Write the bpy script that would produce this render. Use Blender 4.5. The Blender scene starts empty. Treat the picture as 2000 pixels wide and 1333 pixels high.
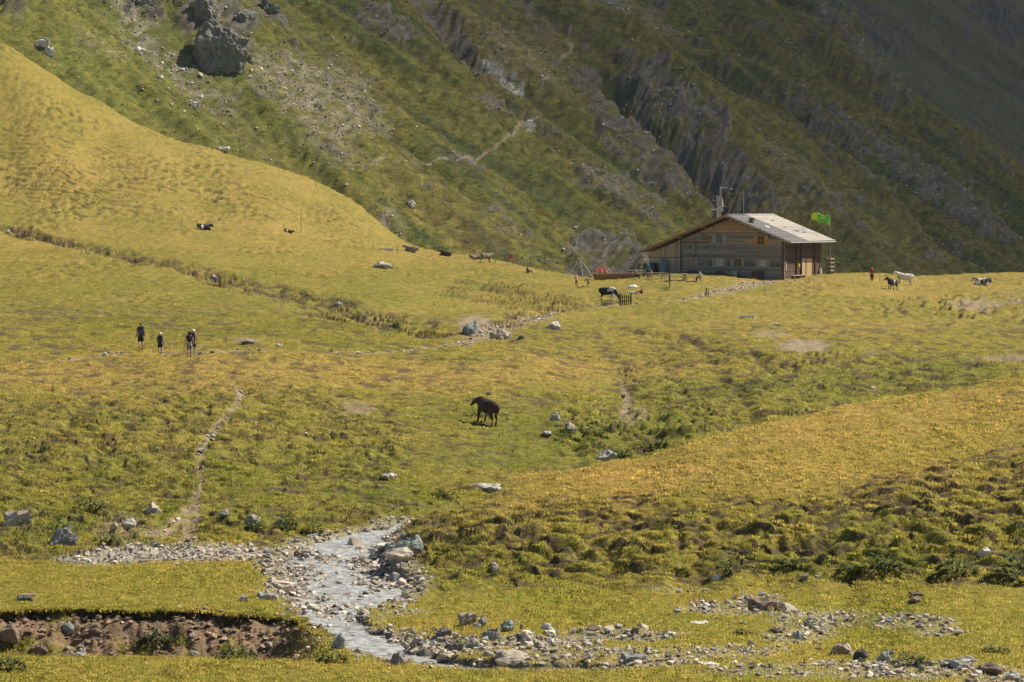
import bpy, bmesh, math, random, time
import numpy as np
from mathutils import Vector, Matrix
T0 = time.time()
R = math.radians
SC = bpy.context.scene
COL = SC.collection
# ------------------------------------------------------------------ camera, sky, sun, exposure
FPX, HOR, CZ = 5555.0, 400.0, 14.0          # focal length and horizon in photograph pixels, eye height above the stream
cd = bpy.data.cameras.new('camera'); cam = bpy.data.objects.new('camera', cd); COL.objects.link(cam)
cd.sensor_width = 36.0; cd.lens = FPX / 2000 * 36.0
cd.shift_y = -(666.5 - HOR) / 2000.0
cd.clip_start = 1.0; cd.clip_end = 6000.0
cam.location = (0, 0, CZ); cam.rotation_euler = (R(90), 0, 0)
SC.camera = cam
SUN_AZ, SUN_EL = 73.0, 50.0                # azimuth clockwise from the viewing direction (+Y)
w = bpy.data.worlds.new('World'); SC.world = w; w.use_nodes = True
nt = w.node_tree; nt.nodes.clear()
sky = nt.nodes.new('ShaderNodeTexSky'); sky.sky_type = 'NISHITA'; sky.sun_disc = False
sky.sun_elevation = R(SUN_EL); sky.sun_rotation = R(SUN_AZ); sky.altitude = 2200; sky.dust_density = 1.5
bg = nt.nodes.new('ShaderNodeBackground'); bg.inputs['Strength'].default_value = 0.075
wo = nt.nodes.new('ShaderNodeOutputWorld')
nt.links.new(sky.outputs[0], bg.inputs[0]); nt.links.new(bg.outputs[0], wo.inputs[0])
sd = bpy.data.lights.new('sun', 'SUN'); sd.energy = 5.0; sd.angle = R(0.53); sd.color = (1.0, 0.93, 0.79)
sun = bpy.data.objects.new('sun', sd); COL.objects.link(sun)
SUNV = Vector((math.sin(R(SUN_AZ)) * math.cos(R(SUN_EL)), math.cos(R(SUN_AZ)) * math.cos(R(SUN_EL)), math.sin(R(SUN_EL))))
sun.rotation_euler = SUNV.to_track_quat('Z', 'Y').to_euler(); sun.location = (0, 0, 300)
vs = SC.view_settings
vs.view_transform = 'Standard'; vs.look = 'None'; vs.gamma = 1.0; vs.exposure = 0.48; vs.use_curve_mapping = False
SC.cycles.max_bounces = 4; SC.cycles.diffuse_bounces = 2; SC.cycles.glossy_bounces = 2
SC.cycles.transparent_max_bounces = 6; SC.cycles.volume_bounces = 0
SC.cycles.caustics_reflective = False; SC.cycles.caustics_refractive = False

# ------------------------------------------------------------------ noise
_g = np.random.RandomState(5).rand(1024) * 2 * np.pi
_GC, _GS = np.cos(_g).astype(np.float32), np.sin(_g).astype(np.float32)
def _hash(i, j, s):
    h = (i.astype(np.uint32) * np.uint32(374761393)) ^ (j.astype(np.uint32) * np.uint32(668265263)) ^ np.uint32((s * 2246822519 + 97) & 0xffffffff)
    h = (h ^ (h >> np.uint32(13))) * np.uint32(1274126177)
    return ((h ^ (h >> np.uint32(16))) & np.uint32(1023)).astype(np.int32)
def per(x, y, s=0):
    x = np.asarray(x, np.float64); y = np.asarray(y, np.float64)
    xf, yf = np.floor(x), np.floor(y)
    i, j = xf.astype(np.int64), yf.astype(np.int64)
    fx, fy = (x - xf).astype(np.float32), (y - yf).astype(np.float32)
    u = fx * fx * fx * (fx * (fx * 6 - 15) + 10); v = fy * fy * fy * (fy * (fy * 6 - 15) + 10)
    def g(a, b):
        h = _hash(i + a, j + b, s)
        return _GC[h] * (fx - a) + _GS[h] * (fy - b)
    a = g(0, 0); b = g(1, 0); c = g(0, 1); d = g(1, 1)
    return ((a + (b - a) * u) * (1 - v) + (c + (d - c) * u) * v) * 1.5
def fbm(x, y, s=0, o=4, gain=0.5):
    t = 0; a = 1.0; n = 0.0
    for k in range(o):
        t = t + a * per(x * 2 ** k, y * 2 ** k, s + k * 17); n += a; a *= gain
    return t / n
def rnd(x, y, s=0):
    return _hash(np.floor(np.asarray(x)).astype(np.int64), np.floor(np.asarray(y)).astype(np.int64), s) / 1023.0
def sm(a, b, x):
    t = np.clip((np.asarray(x, np.float64) - a) / (b - a), 0, 1); return t * t * (3 - 2 * t)
def seg_dist(px, py, pts, vals=None):
    """distance of points to a polyline, and values interpolated along it"""
    best = np.full(np.shape(px), 1e9); out = None if vals is None else np.zeros(np.shape(px))
    for k in range(len(pts) - 1):
        ax, ay = pts[k]; bx, by = pts[k + 1]; dx, dy = bx - ax, by - ay
        t = np.clip(((px - ax) * dx + (py - ay) * dy) / (dx * dx + dy * dy + 1e-12), 0, 1)
        d = np.hypot(px - ax - t * dx, py - ay - t * dy)
        m = d < best; best = np.where(m, d, best)
        if vals is not None: out = np.where(m, vals[k] + (vals[k + 1] - vals[k]) * t, out)
    return best if vals is None else (best, out)
def inside(px, py, poly):
    """signed distance to a polygon, positive inside"""
    c = np.zeros(np.shape(px), bool); n = len(poly)
    for k in range(n):
        x1, y1 = poly[k]; x2, y2 = poly[(k + 1) % n]
        if y1 == y2: continue
        cond = ((y1 > py) != (y2 > py)) & (px < (x2 - x1) * (py - y1) / (y2 - y1) + x1)
        c ^= cond
    d = seg_dist(px, py, list(poly) + [poly[0]])
    return np.where(c, d, -d)
def pmask(px, py, poly, soft):
    bx = [p[0] for p in poly]; by = [p[1] for p in poly]
    sel = (px > min(bx) - soft) & (px < max(bx) + soft) & (py > min(by) - soft) & (py < max(by) + soft)
    out = np.zeros(np.shape(px))
    if sel.any(): out[sel] = sm(-soft, soft, inside(px[sel], py[sel], poly))
    return out
def near_dist(px, py, pts, reach, vals=None):
    """seg_dist, worked out only within reach of the line"""
    bx = [p[0] for p in pts]; by = [p[1] for p in pts]
    sel = (px > min(bx) - reach) & (px < max(bx) + reach) & (py > min(by) - reach) & (py < max(by) + reach)
    d = np.full(np.shape(px), 1e3); v = np.full(np.shape(px), 1.0)
    if sel.any():
        r = seg_dist(px[sel], py[sel], pts, vals)
        if vals is None: d[sel] = r
        else: d[sel], v[sel] = r
    return d if vals is None else (d, v)
def grid_mesh(name, X, Y, Z, attrs=None):
    nr, nc = X.shape
    me = bpy.data.meshes.new(name)
    me.vertices.add(nr * nc)
    me.vertices.foreach_set('co', np.stack([X, Y, Z], -1).astype(np.float32).ravel())
    idx = np.arange(nr * nc, dtype=np.int32).reshape(nr, nc)
    q = np.stack([idx[:-1, :-1], idx[:-1, 1:], idx[1:, 1:], idx[1:, :-1]], -1).reshape(-1, 4)
    me.loops.add(q.size); me.loops.foreach_set('vertex_index', q.ravel())
    me.polygons.add(len(q)); me.polygons.foreach_set('loop_start', np.arange(0, q.size, 4, dtype=np.int32))
    me.update(calc_edges=True)
    me.polygons.foreach_set('use_smooth', np.ones(len(q), bool))
    for k, v in (attrs or {}).items():
        if v.ndim == 3:
            a = me.attributes.new(k, 'FLOAT_COLOR', 'POINT')
            a.data.foreach_set('color', np.concatenate([v, np.ones(v.shape[:2] + (1,))], -1).astype(np.float32).ravel())
        else:
            a = me.attributes.new(k, 'FLOAT', 'POINT'); a.data.foreach_set('value', v.astype(np.float32).ravel())
    return me
def link(name, me, mat=None, parent=None):
    o = bpy.data.objects.new(name, me); COL.objects.link(o)
    if mat is not None: me.materials.clear(); me.materials.append(mat)
    if parent is not None: o.parent = parent
    return o
def wpt(px, py, Y):
    return Vector(((px - 1000) / FPX * Y, Y, CZ + (HOR - py) / FPX * Y))

# ------------------------------------------------------------------ meadow relief: survey points (bearing, level, distance)
S = {}
S[0] = [(1372,80),(1230,92),(1190,96),(1130,104),(1080,113),(1050,120),(990,128),(900,142),(800,160),(700,185),(650,210),(600,246),(550,290),(500,330),(430,375),(300,410),(200,428),(85,450)]
S[200] = [(1372,80),(1190,96),(1080,113),(1050,120),(990,128),(900,142),(800,160),(700,187),(650,213),(600,250),(550,290),(500,333),(440,378),(340,410),(260,432),(200,450)]
S[400] = [(1372,80),(1190,96),(1080,113),(1045,121),(990,128),(900,142),(800,160),(700,187),(620,232),(560,285),(500,340),(440,385),(370,415),(285,450)]
S[600] = [(1372,80),(1190,98),(1090,112),(1045,120),(980,130),(900,143),(800,161),(700,187),(640,222),(590,268),(540,318),(490,370),(430,410),(345,447)]
S[700] = [(1372,80),(1240,92.6),(1170,101),(1100,111),(1040,121),(1000,128),(900,143),(800,162),(720,185),(660,210),(600,262),(540,320),(480,395),(400,445)]
S[800] = [(1372,80),(1240,92.6),(1138,105.3),(1085,109.5),(1028,115),(985,130.5),(900,144),(800,162),(720,185),(660,214),(610,262),(550,325),(505,390),(478,436)]
S[1000] = [(1372,80),(1200,97),(1130,106),(1060,110),(1000,115.5),(958,121.5),(950,138),(900,146),(800,163),(720,183),(650,222),(620,250),(560,340),(521,410)]
S[1200] = [(1372,80),(1200,97),(1125,106.5),(1060,109.5),(980,115.5),(905,125.5),(880,150),(800,168),(740,185),(680,208),(640,240),(590,300),(547,360)]
S[1500] = [(1372,80),(1200,97.5),(1125,106),(1050,109),(950,115),(880,120.5),(824,128.5),(815,162),(760,175),(700,195),(640,240),(600,285),(546,352)]
S[1800] = [(1372,80),(1200,97.5),(1118,105),(1060,108.3),(950,115),(850,122.5),(774,131),(768,175),(720,190),(650,235),(600,290),(558,345)]
S[2000] = [(1372,80),(1200,98),(1125,104.5),(1060,108),(950,115),(850,122),(737,132.5),(727,182),(690,205),(620,265),(561,335)]
S[1350] = [(1372,80),(1200,97.3),(1125,106.3),(1055,109.2),(965,115.2),(862,127),(850,152),(800,167),(740,184),(690,202),(640,240)]
S[1100] = [(1128,106.2),(1060,109.8),(990,115.5),(930,123.5),(890,148),(800,165)]
S[1650] = [(1122,105.5),(1055,108.7),(950,115),(865,121.5),(798,130),(790,168)]
ctrl = []
for px, L in S.items():
    for py, Y in L: ctrl.append((px, Y, CZ + (HOR - py) / FPX * Y))
    if px == 0:
        for py, Y in L: ctrl.append((-260, Y, CZ + (HOR - py) / FPX * Y + (Y > 300) * (Y - 300) * 0.06))
    if px == 2000:
        for py, Y in L: ctrl.append((2260, Y, CZ + (HOR - py) / FPX * Y + 0.4 * (130 < Y < 140)))
# behind the crests: the creek valley behind the mound and the drop towards the main valley
ctrl += [(850,1e-9 + 105,.0),(850,110,.50),(850,116.5,1.26),(850,127,.05),(800,124.5,.03),(760,113.5,.45),(930,118.8,1.54),(930,131.5,.12),(930,138,.55),(1000,134,.25),(1200,140,.45),(1350,146,.75),(1500,149,1.1),(1800,158,2.1),(2000,164,2.7),(2260,168,3.0)]
for px in (1120, 1300, 1500, 1700, 1850, 2000, 2260): ctrl += [(px, 392, 3.2), (px, 440, -9.0), (px, 540, -34.0)]
for px, zc in ((-260,46),(0,39),(200,30),(400,23),(600,18),(700,14),(800,7),(1000,5)): ctrl += [(px, 500, zc - 9), (px, 560, zc - 28)]
for px in (-260, 0, 500, 1000, 1500, 2000, 2260): ctrl += [(px, 60, 0.1)]
for px, py in ((60, 121), (110, 151), (300, 256), (500, 315)): zc = CZ + (HOR - py) / FPX * 450; ctrl += [(px, 450, zc), (px, 500, zc - 9)]
ctrl = np.array(ctrl, float)
KU, KV = 1 / 420.0, 2.6
cu, cv = (ctrl[:, 0] - 1000) * KU, np.log(ctrl[:, 1]) * KV
def _phi(r2): return r2 * np.log(r2 + 1e-9)
_A = _phi((cu[:, None] - cu) ** 2 + (cv[:, None] - cv) ** 2) + np.eye(len(cu)) * 0.004
_P = np.stack([np.ones_like(cu), cu, cv], 1)
_M = np.block([[_A, _P], [_P.T, np.zeros((3, 3))]])
_w = np.linalg.solve(_M, np.concatenate([ctrl[:, 2], np.zeros(3)]))
def tps(px, Y):
    sh = np.shape(px); u = ((np.ravel(px) - 1000) * KU); v = np.log(np.ravel(Y)) * KV
    out = _w[-3] + _w[-2] * u + _w[-1] * v
    for k in range(len(cu)): out += _w[k] * _phi((u - cu[k]) ** 2 + (v - cv[k]) ** 2)
    return out.reshape(sh)
# sampled once on a regular table and read back bilinearly
_tu = np.linspace(-280, 2280, 257); _tv = np.linspace(math.log(58), math.log(565), 450)
_TT = tps(*np.broadcast_arrays(_tu[None, :], np.exp(_tv)[:, None]))
def base(px, Y):
    a = np.clip((np.asarray(px, float) + 280) / 2560 * 256, 0, 255.999); b = np.clip((np.log(Y) - _tv[0]) / (_tv[-1] - _tv[0]) * 449, 0, 448.999)
    i, j = a.astype(int), b.astype(int); fa, fb = a - i, b - j
    return (_TT[j, i] * (1 - fa) + _TT[j, i + 1] * fa) * (1 - fb) + (_TT[j + 1, i] * (1 - fa) + _TT[j + 1, i + 1] * fa) * fb
_YS = np.exp(np.linspace(math.log(60), math.log(560), 3000))
_YW = np.concatenate([[0], np.cumsum(np.diff(_YS) / (1 + 2.2 * sm(145, 240, _YS[1:])))])      # cushions drawn out where the ground is seen flat on
def inv(px, py, y0=60, y1=560):
    """distance at which the bare relief is first met on that bearing and level"""
    Y = _YS[(_YS >= y0) & (_YS <= y1)]
    p = HOR - (base(np.full_like(Y, px), Y) - CZ) / Y * FPX
    k = np.argmax(p <= py)
    return float(Y[k]) if (p <= py).any() else float(Y[-1])
def xy(px, Y): return ((px - 1000) / FPX * Y, Y)
def line(pts, y0=60, y1=560): return [xy(p[0], inv(p[0], p[1], y0, y1)) for p in pts]

# ------------------------------------------------------------------ stream, gully, ravine, paths (plan view, metres)
STREAM = [(1900,161,.35),(1700,155,.4),(1500,149,.45),(1370,146,.5),(1300,143.5,.55),(1200,140,.6),(1050,136,.75),(930,131.5,.8),(850,127,.9),(790,123.5,1.1),(690,117.5,2.0),(645,113.5,2.3),(655,109,2.4),(685,105,2.4),(658,101,2.0),(640,98,1.2),(672,94.5,.95),(720,91.7,.95),(765,89.4,.95),(830,87.6,1.0),(930,86.4,.8),(1060,86,.5),(1200,86,.3)]
ST_XY = [xy(p[0], p[1]) for p in STREAM]; ST_W = [p[2] for p in STREAM]
LIP_U = [-300,-150,0,150,300,450,540,575,600,630,665,710]
LIP_Y = [95,94.6,95.6,96.4,95.8,95.5,96.2,95.6,94.3,92.6,90.4,87.6]
RAVINE = line([(-60,428),(0,442),(130,474),(280,508),(400,533),(560,574),(700,612),(830,652)], 180)
RAV_W = [2.0,2.4,3.0,4.0,4.2,5.0,5.6,4.2]
SCARP = line([(830,640),(900,640),(960,640),(1040,612),(1100,600),(1190,592)], 180)
PATHS = [(line([(660,694),(760,688),(900,672),(960,650),(1030,622),(1100,604),(1200,596),(1330,588),(1400,572),(1470,556),(1520,549),(1600,546)], 180), [.25,.3,.6,1.3,1.6,.6,.35,.5,1.3,1.6,1.6,1.2]),
         (line([(-50,716),(120,706),(260,694),(380,697),(460,688),(560,690),(700,690)], 150), [.3,.3,.4,.5,.6,.15,.1]),
         (line([(455,750),(470,775),(462,800),(420,838),(400,870),(388,905),(395,945),(380,985),(340,1030),(300,1060)], 100), [.12,.18,.18,.2,.2,.16,.12,.18,.4,.5]),
         (line([(390,985),(370,1020),(372,1065)], 100), [.25,.3,.3]),
         (line([(1215,745),(1225,790),(1212,830)], 120), [.12,.2,.12])]
BANK = line([(1180,640),(1300,655),(1420,690),(1480,705),(1540,730)], 170)
MOUND = [(735,1045),(860,1010),(1000,985),(1250,975),(1500,985),(1700,950),(1860,910),(2000,880),(2260,860),(2260,1135),(1950,1125),(1500,1128),(1000,1140),(850,1133),(750,1100)]
MOUND2 = [(765,1075),(860,1035),(1000,1010),(1200,1045),(1500,1035),(2000,1000),(2260,990),(2260,1128),(1500,1122),(900,1132),(830,1128)]
LEFTBANK = [(-250,930),(120,985),(500,1000),(760,985),(990,935),(1000,960),(740,1040),(500,1062),(300,1090),(0,1100),(-250,1100)]
LEFTSLOPE = [(-250,790),(100,790),(330,760),(560,760),(720,790),(800,850),(760,960),(500,1000),(-250,960)]
CREEKBANK = [(1080,780),(1250,800),(1420,800),(1420,870),(1200,930),(1100,890)]
EASTBANK = [(1200,715),(1400,690),(1560,690),(1750,700),(2000,700),(2260,700),(2260,760),(1800,790),(1500,850),(1350,850),(1230,780)]
HILLTOP = [(-250,240),(0,250),(150,270),(330,330),(500,360),(700,440),(560,432),(300,410),(0,420),(-250,420)]
TERR = [(900,545),(1020,555),(1140,590),(1150,615),(980,600),(860,575)]
TERR2 = [(1680,590),(1900,580),(2260,580),(2260,640),(1800,635)]

def relief(X, Y, want=False):
    px = 1000 + X / Y * FPX
    zb = base(px, Y)
    py = HOR - (zb - CZ) / Y * FPX
    near = Y < 141
    z = zb + 0.22 * per(X / 9, Y / 14, 3) * sm(100, 150, Y)
    # left gully bank
    u = px; t = np.interp(u, LIP_U, LIP_Y) - Y + 0.30 * per(X / 1.1, Y / 2.2, 8) + 0.14 * per(X / .35, Y / .8, 9)
    tb = Y - (87.0 + 0.5 * per(X / 3, Y / 3, 12))
    side = 1 - sm(500, 660, u)
    lipd = 0.34 + 0.16 * per(X / 1.7, 0 * Y, 31)
    wall = (lipd * sm(0, .10, t) + (1.5 - lipd) * sm(.05, 2.9, t)) / 1.5
    carve = 1.5 * np.minimum(wall, sm(0, 1.3, tb)) * side
    z = z - carve
    gsoil = sm(-.05, .02, t) * sm(0.05, .5, tb) * side
    # stream
    ds, sw = near_dist(X, Y, ST_XY, 6, ST_W)
    dsn = ds + (0.5 * per(X / 1.5, Y / 2.0, 21) + .25 * per(X / .5, Y / .7, 22)) * np.minimum(sw, 1)
    ch = 1 - sm(sw * .80, sw * 1.02 + .12, dsn)
    bars = per(X / 1.6, Y / 2.6, 41) * .6 + per(X / .6, Y / .9, 42) * .4
    z = z - 0.36 * ch + ch * (0.17 * bars) + 0.06 * ch * per(X / .28, Y / .4, 43)
    # undercut bank on the outer side of the lower bend, second hollow by the rubble
    rub = [xy(700, 93), xy(800, 91.5), xy(900, 90), xy(1000, 90.8), xy(1130, 91.8), xy(1250, 91.8)]
    dr = near_dist(X, Y, rub, 4)
    rubm = 1 - sm(.5, 1.7, dr + .5 * per(X / 1.5, Y / 1.5, 51))
    z = z - 0.22 * rubm * sm(0, .6, 1.1 - dr) + .07 * rubm * per(X / .5, Y / .6, 52)
    # little ravine, its scarp
    dv, vw = near_dist(X, Y, RAVINE, 6, RAV_W)
    rav = 1 - sm(vw * .35, vw * 1.15, dv + 2.2 * per(X / 6, Y / 20, 61) + 1.1 * per(X / 2.6, Y / 9, 66))
    dsc = near_dist(X, Y, SCARP, 5); rav2 = 1 - sm(.5, 2.6, dsc)
    dbk = near_dist(X, Y, BANK, 5); rav3 = 1 - sm(.4, 2.2, dbk + .5 * per(X / 2, Y / 2, 62))
    z = z - .8 * rav - .5 * rav2 - .5 * rav3
    # paths trodden into the turf
    pth = np.zeros(np.shape(X))
    for pts, wd in PATHS:
        d, pw = near_dist(X, Y, pts, 4, wd)
        pth = np.maximum(pth, 1 - sm(pw * .6, pw * 1.5 + .06, d + .25 * pw * per(X / .7, Y / 1.2, 71)))
    z = z - 0.06 * pth
    # where the turf is broken into hummocks and steps
    back = (Y < 141)
    mnd = pmask(px, py, MOUND, 45) * back; mnd2 = pmask(px, py, MOUND2, 30) * back
    lbk = pmask(px, py, LEFTBANK, 22); lsl = pmask(px, py, LEFTSLOPE, 60) * (Y > 118)
    ckb = pmask(px, py, CREEKBANK, 30) * (Y > 138); esb = pmask(px, py, EASTBANK, 25) * (Y > 150)
    htp = pmask(px, py, HILLTOP, 50) * (Y > 300); ter = np.maximum(pmask(px, py, TERR, 20), pmask(px, py, TERR2, 18)) * (Y > 200)
    dry_ch = 1 - sm(1.0, 2.2, ds - sw)
    # hummocks: rounded cushions parted by creases
    wx = X + .5 * per(X / 2.1, Y / 2.1, 81); wy = Y + .6 * per(X / 2.1, Y / 2.1, 82)
    wy = np.interp(wy, _YS, _YW); h1 = np.abs(per(wx / 1.7, wy / .95, 83)); h2 = np.abs(per(wx / .7, wy / .5, 84)); h3 = np.abs(per(wx / 3.4, wy / 1.7, 85))
    cush = np.minimum(h1 * 1.5, .8) * .6 + np.minimum(h2 * 1.5, .8) * .22 * (.25 + .75 * sm(230, 160, Y)) + np.minimum(h3 * 1.6, .8) * .5
    amp = .40 * mnd + .34 * mnd2 + .44 * lbk + .34 * lsl + .19 * sm(120, 150, Y) * sm(300, 220, Y) + .60 * ckb + .26 * esb + 0.62 * rav + .40 * rav2 + .45 * rav3
    amp = amp * (1 - ch) * (1 - gsoil * .7)
    edge_lo = sm(0, .9, ds - sw - .2)
    z = z + amp * edge_lo * (cush - .38)
    # turf steps: short broken risers across the slope
    q = np.interp(Y, [0, 105, 120, 135, 700], [0, 105 / 1.35, 105 / 1.35 + 15 / 1.0, 105 / 1.35 + 15 + 15 / 1.2, 105 / 1.35 + 15 + 15 / 1.2 + 565 / 1.35]) + 1.5 * per(X / 5, Y / 6, 91) + .75 * per(X / 1.5, Y / 2.4, 92) + .25 * per(X / .5, Y / .9, 99); fq = q - np.floor(q)
    patch = sm(-.14, .14, per(X / 2.6 + 7 * np.floor(q), Y / 9, 93) * .7 + per(X / .8, Y / 9 + 3 * np.floor(q), 94) * .4)
    q2 = Y / 3.6 + 1.2 * per(X / 14, Y / 14, 95) + .25 * per(X / 2.5, Y / 4, 97); f2 = q2 - np.floor(q2)
    patch2 = sm(-.12, .22, per(X / 4.2 + 5 * np.floor(q2), Y / 20, 96) * .8 + per(X / 1.3, Y / 9 + 3 * np.floor(q2), 98) * .4)
    st1 = np.maximum.reduce([lsl * 1.15, lbk * 1.35, mnd * 1.25, ckb * 1.6, .30 * sm(105, 130, Y) * sm(260, 150, Y), esb * .8])
    st2 = np.maximum.reduce([ter, esb * 1.0, .0 * X, rav * .8, rav2, rav3])
    near_far = sm(180, 260, Y)
    z = z + .26 * st1 * patch * (sm(0, .10, fq) * (1 - fq) - .35) + (.40 + .65 * near_far) * st2 * patch2 * (sm(0, .09, f2) * (1 - f2) - .35)
    yh = Y + .6 * X * sm(300, 380, Y) * 0
    q3 = Y / 1.9 + 1.6 * per(X / 11, Y / 11, 191) + .6 * per(X / 3, Y / 4, 192); f3 = q3 - np.floor(q3)
    patch3 = sm(-.10, .16, per(X / 2.2 + 5 * np.floor(q3), Y / 30, 193) * .8 + per(X / .7, Y / 9 + 3 * np.floor(q3), 194) * .5 + .35 * per(X / 18, Y / 12, 195))
    z = z + .42 * htp * patch3 * (sm(0, .12, f3) * (1 - f3) - .35)
    far_t = sm(215, 260, Y); tus = per(X / 1.0 + .5 * per(X / 3, Y / 6, 197), Y / 2.3, 196) + .45 * per(X / .5, Y / 1.2, 198)
    tuk = far_t * np.clip(.35 + 1.3 * fbm(X / 14, Y / 22, 199, 2) + .5 * htp + .3 * ter, 0, 1.2)
    z = z + .22 * tuk * np.clip(tus, -.6, .6)
    # fine grass relief, coarser with distance
    gr = (1 - ch) * (1 - .8 * gsoil) * (1 - .8 * pth)
    z = z + gr * (.05 * per(X / .42, Y / .5, 101) * sm(200, 110, Y) + .06 * per(X / 1.1, Y / 1.4, 102) + (.09 * per(X / 1.9, Y / 3.2, 103) + .05 * per(X / .9, Y / 1.8, 104)) * sm(130, 210, Y))
    z = z + gsoil * (.12 * per(X / .5, Y / .45, 111) + .07 * per(X / .2, Y / .2, 112) + .16 * np.abs(per(X / 1.3, Y / 1.0, 113)))
    if not want: return z
    return z, dict(px=px, py=py, gsoil=gsoil, ch=ch, ds=ds, sw=sw, rub=rubm, rav=rav, rav2=rav2, rav3=rav3, pth=pth, mnd=mnd, mnd2=mnd2, lbk=lbk, lsl=lsl, ckb=ckb, esb=esb, htp=htp, ter=ter,
                   amp=amp, cush=cush, fq=fq, patch=patch, st1=st1, f2=f2, patch2=patch2, st2=st2, t=t, edge=edge_lo, f3=f3, patch3=patch3, tus=tus, tuk=tuk)

# fan of bearings; distances spaced so that every step shows alike
NC, NR = 1010, 940
PXC = np.concatenate([np.linspace(-900, -160, 25), np.linspace(-130, 2130, NC - 50), np.linspace(2160, 2900, 25)])
_cc = np.linspace(-130, 2130, 140); _yy = np.exp(np.linspace(math.log(66), math.log(545), 1500))
_pp = HOR - (base(_cc[None, :] + 0 * _yy[:, None], _yy[:, None] + 0 * _cc[None, :]) - CZ) / _yy[:, None] * FPX
_dp = -np.diff(_pp, axis=0); _dl = np.diff(np.log(_yy))[:, None]
_vis = np.minimum.accumulate(_pp, 0)[1:] >= _pp[1:] - .5
_wt = np.clip(_dp, 0, None) * np.where(_vis, 1, .25) + _dl * 60
_wt[(_pp[1:] > 1420)] *= .3
gz = ((_yy[1:, None] > 92) & (_yy[1:, None] < 97.5) & (_cc[None, :] < 720)); _wt[gz] *= 1.7
gz = (_yy[1:, None] > 455) & (_cc[None, :] < 2200); _wt = np.where(gz, _wt * .2, _wt)
_cum = np.concatenate([np.zeros((1, 140)), np.cumsum(_wt, 0)]); _cum /= _cum[-1]
_k = np.ones(13) / 13
_cum = np.apply_along_axis(lambda r: np.convolve(np.pad(r, 6, mode='edge'), _k, 'valid'), 1, _cum)
_rows = np.stack([np.interp(np.linspace(0, 1, NR), _cum[:, k], _yy) for k in range(140)], 1)
YG = np.stack([np.interp(PXC, _cc, _rows[r]) for r in range(NR)], 0)
PXG = np.broadcast_to(PXC[None, :], YG.shape)
XG = (PXG - 1000) / FPX * YG
ZG, MK = relief(XG, YG, True)
PYG = HOR - (ZG - CZ) / YG * FPX
PYMIN = np.minimum.accumulate(PYG, 0)
def hit(px, py, y0=0, y1=1e9):
    """where the ground shows at that bearing and level"""
    k = int(np.argmin(np.abs(PXC - px)))
    col = PYG[:, k]; ok = (col <= py) & (YG[:, k] >= y0) & (YG[:, k] <= y1)
    r = int(np.argmax(ok)) if ok.any() else int(np.argmin(np.where((YG[:, k] >= y0) & (YG[:, k] <= y1), col, 1e9)))
    r0 = max(r - 1, 0); a, b = col[r0], col[r]
    f = 0 if abs(a - b) < 1e-6 or not (a > py >= b) else (a - py) / (a - b)
    Y = YG[r0, k] * (1 - f) + YG[r, k] * f if r > 0 and f > 0 else YG[r, k]
    X = (px - 1000) / FPX * Y
    return Vector((X, Y, gz_at(X, Y)))
def gz_at(X, Y):
    return float(relief(np.array([X], float), np.array([Y], float))[0])
print('relief', round(time.time() - T0, 1))

# ---- colours of turf, soil, gravel (albedo)
def C(r, g, b): return np.array([r, g, b], float)
DRY, OLI, GRN, DKG = C(.306, .205, .058), C(.207, .171, .034), C(.118, .132, .022), C(.07, .085, .018)
SOIL, PATHC, GRAV, WETG = C(.075, .052, .032), C(.29, .215, .135), C(.32, .275, .215), C(.17, .15, .125)
def turf(X, Y, m):
    px, py = m['px'], m['py']
    dry = np.full(X.shape, .14) + .45 * fbm(X / 9, Y / 16, 201, 4) + .30 * fbm(X / 2, Y / 3.5, 202, 3)
    for bx, by, rx, ry, s in ((150,720,500,45,.5),(800,735,560,30,.45),(1150,720,260,40,.3),(60,300,420,130,.22),(300,330,420,90,.2),(600,420,220,70,.2),(150,150,200,60,.15),(850,500,260,30,.35),(400,455,600,25,.2),
                              (1700,560,500,28,.5),(1650,640,400,30,.3),(1000,990,220,32,.28),(1230,915,220,42,.3),(1450,830,500,70,.4),(1900,800,350,90,.5),(1150,930,250,50,.4),(1500,960,500,50,.2),(1650,920,300,40,.3),
                              (300,1120,300,60,.1),(450,1075,150,22,.35),(300,1315,600,25,.0),(500,1300,200,40,.1),(120,500,300,40,.15),(1000,600,300,25,.15)):
        dry = dry + (s if (bx, by) not in ((1000,990),(1230,915),(1450,830),(1900,800),(1150,930),(1500,960),(1650,920)) else np.where(Y < 142, s, -.25)) * np.exp(-(((px - bx) / rx) ** 2 + ((py - by) / ry) ** 2))
    grn = .28 + .45 * fbm(X / 6, Y / 9, 205, 4)
    for bx, by, rx, ry, s in ((350,980,600,70,.3),(850,900,260,90,.35),(800,990,150,40,.4),(1250,870,220,60,.28),(1000,830,120,40,.25),(1500,755,380,50,.35),(1900,730,220,30,.35),(1150,840,160,80,.12),(400,640,300,30,.35),(560,560,350,40,.15),(640,670,80,20,.3),
                              (1450,565,140,12,.55),(1300,562,30,8,.4),(100,870,250,70,.2),(1700,1105,420,22,.55),(60,1030,160,40,.5),(1700,1210,400,90,.1),(300,720,0.1,1,.0),(620,1180,60,20,.3)):
        grn = grn + s * np.exp(-(((px - bx) / rx) ** 2 + ((py - by) / ry) ** 2))
    dry = np.clip(dry, 0, 1)[..., None]; grn = np.clip(grn - .5 * dry[..., 0], 0, 1)[..., None]
    c = OLI * (1 - dry) + DRY * dry
    c = c * (1 - .8 * grn) + GRN * .8 * grn
    return c
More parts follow.
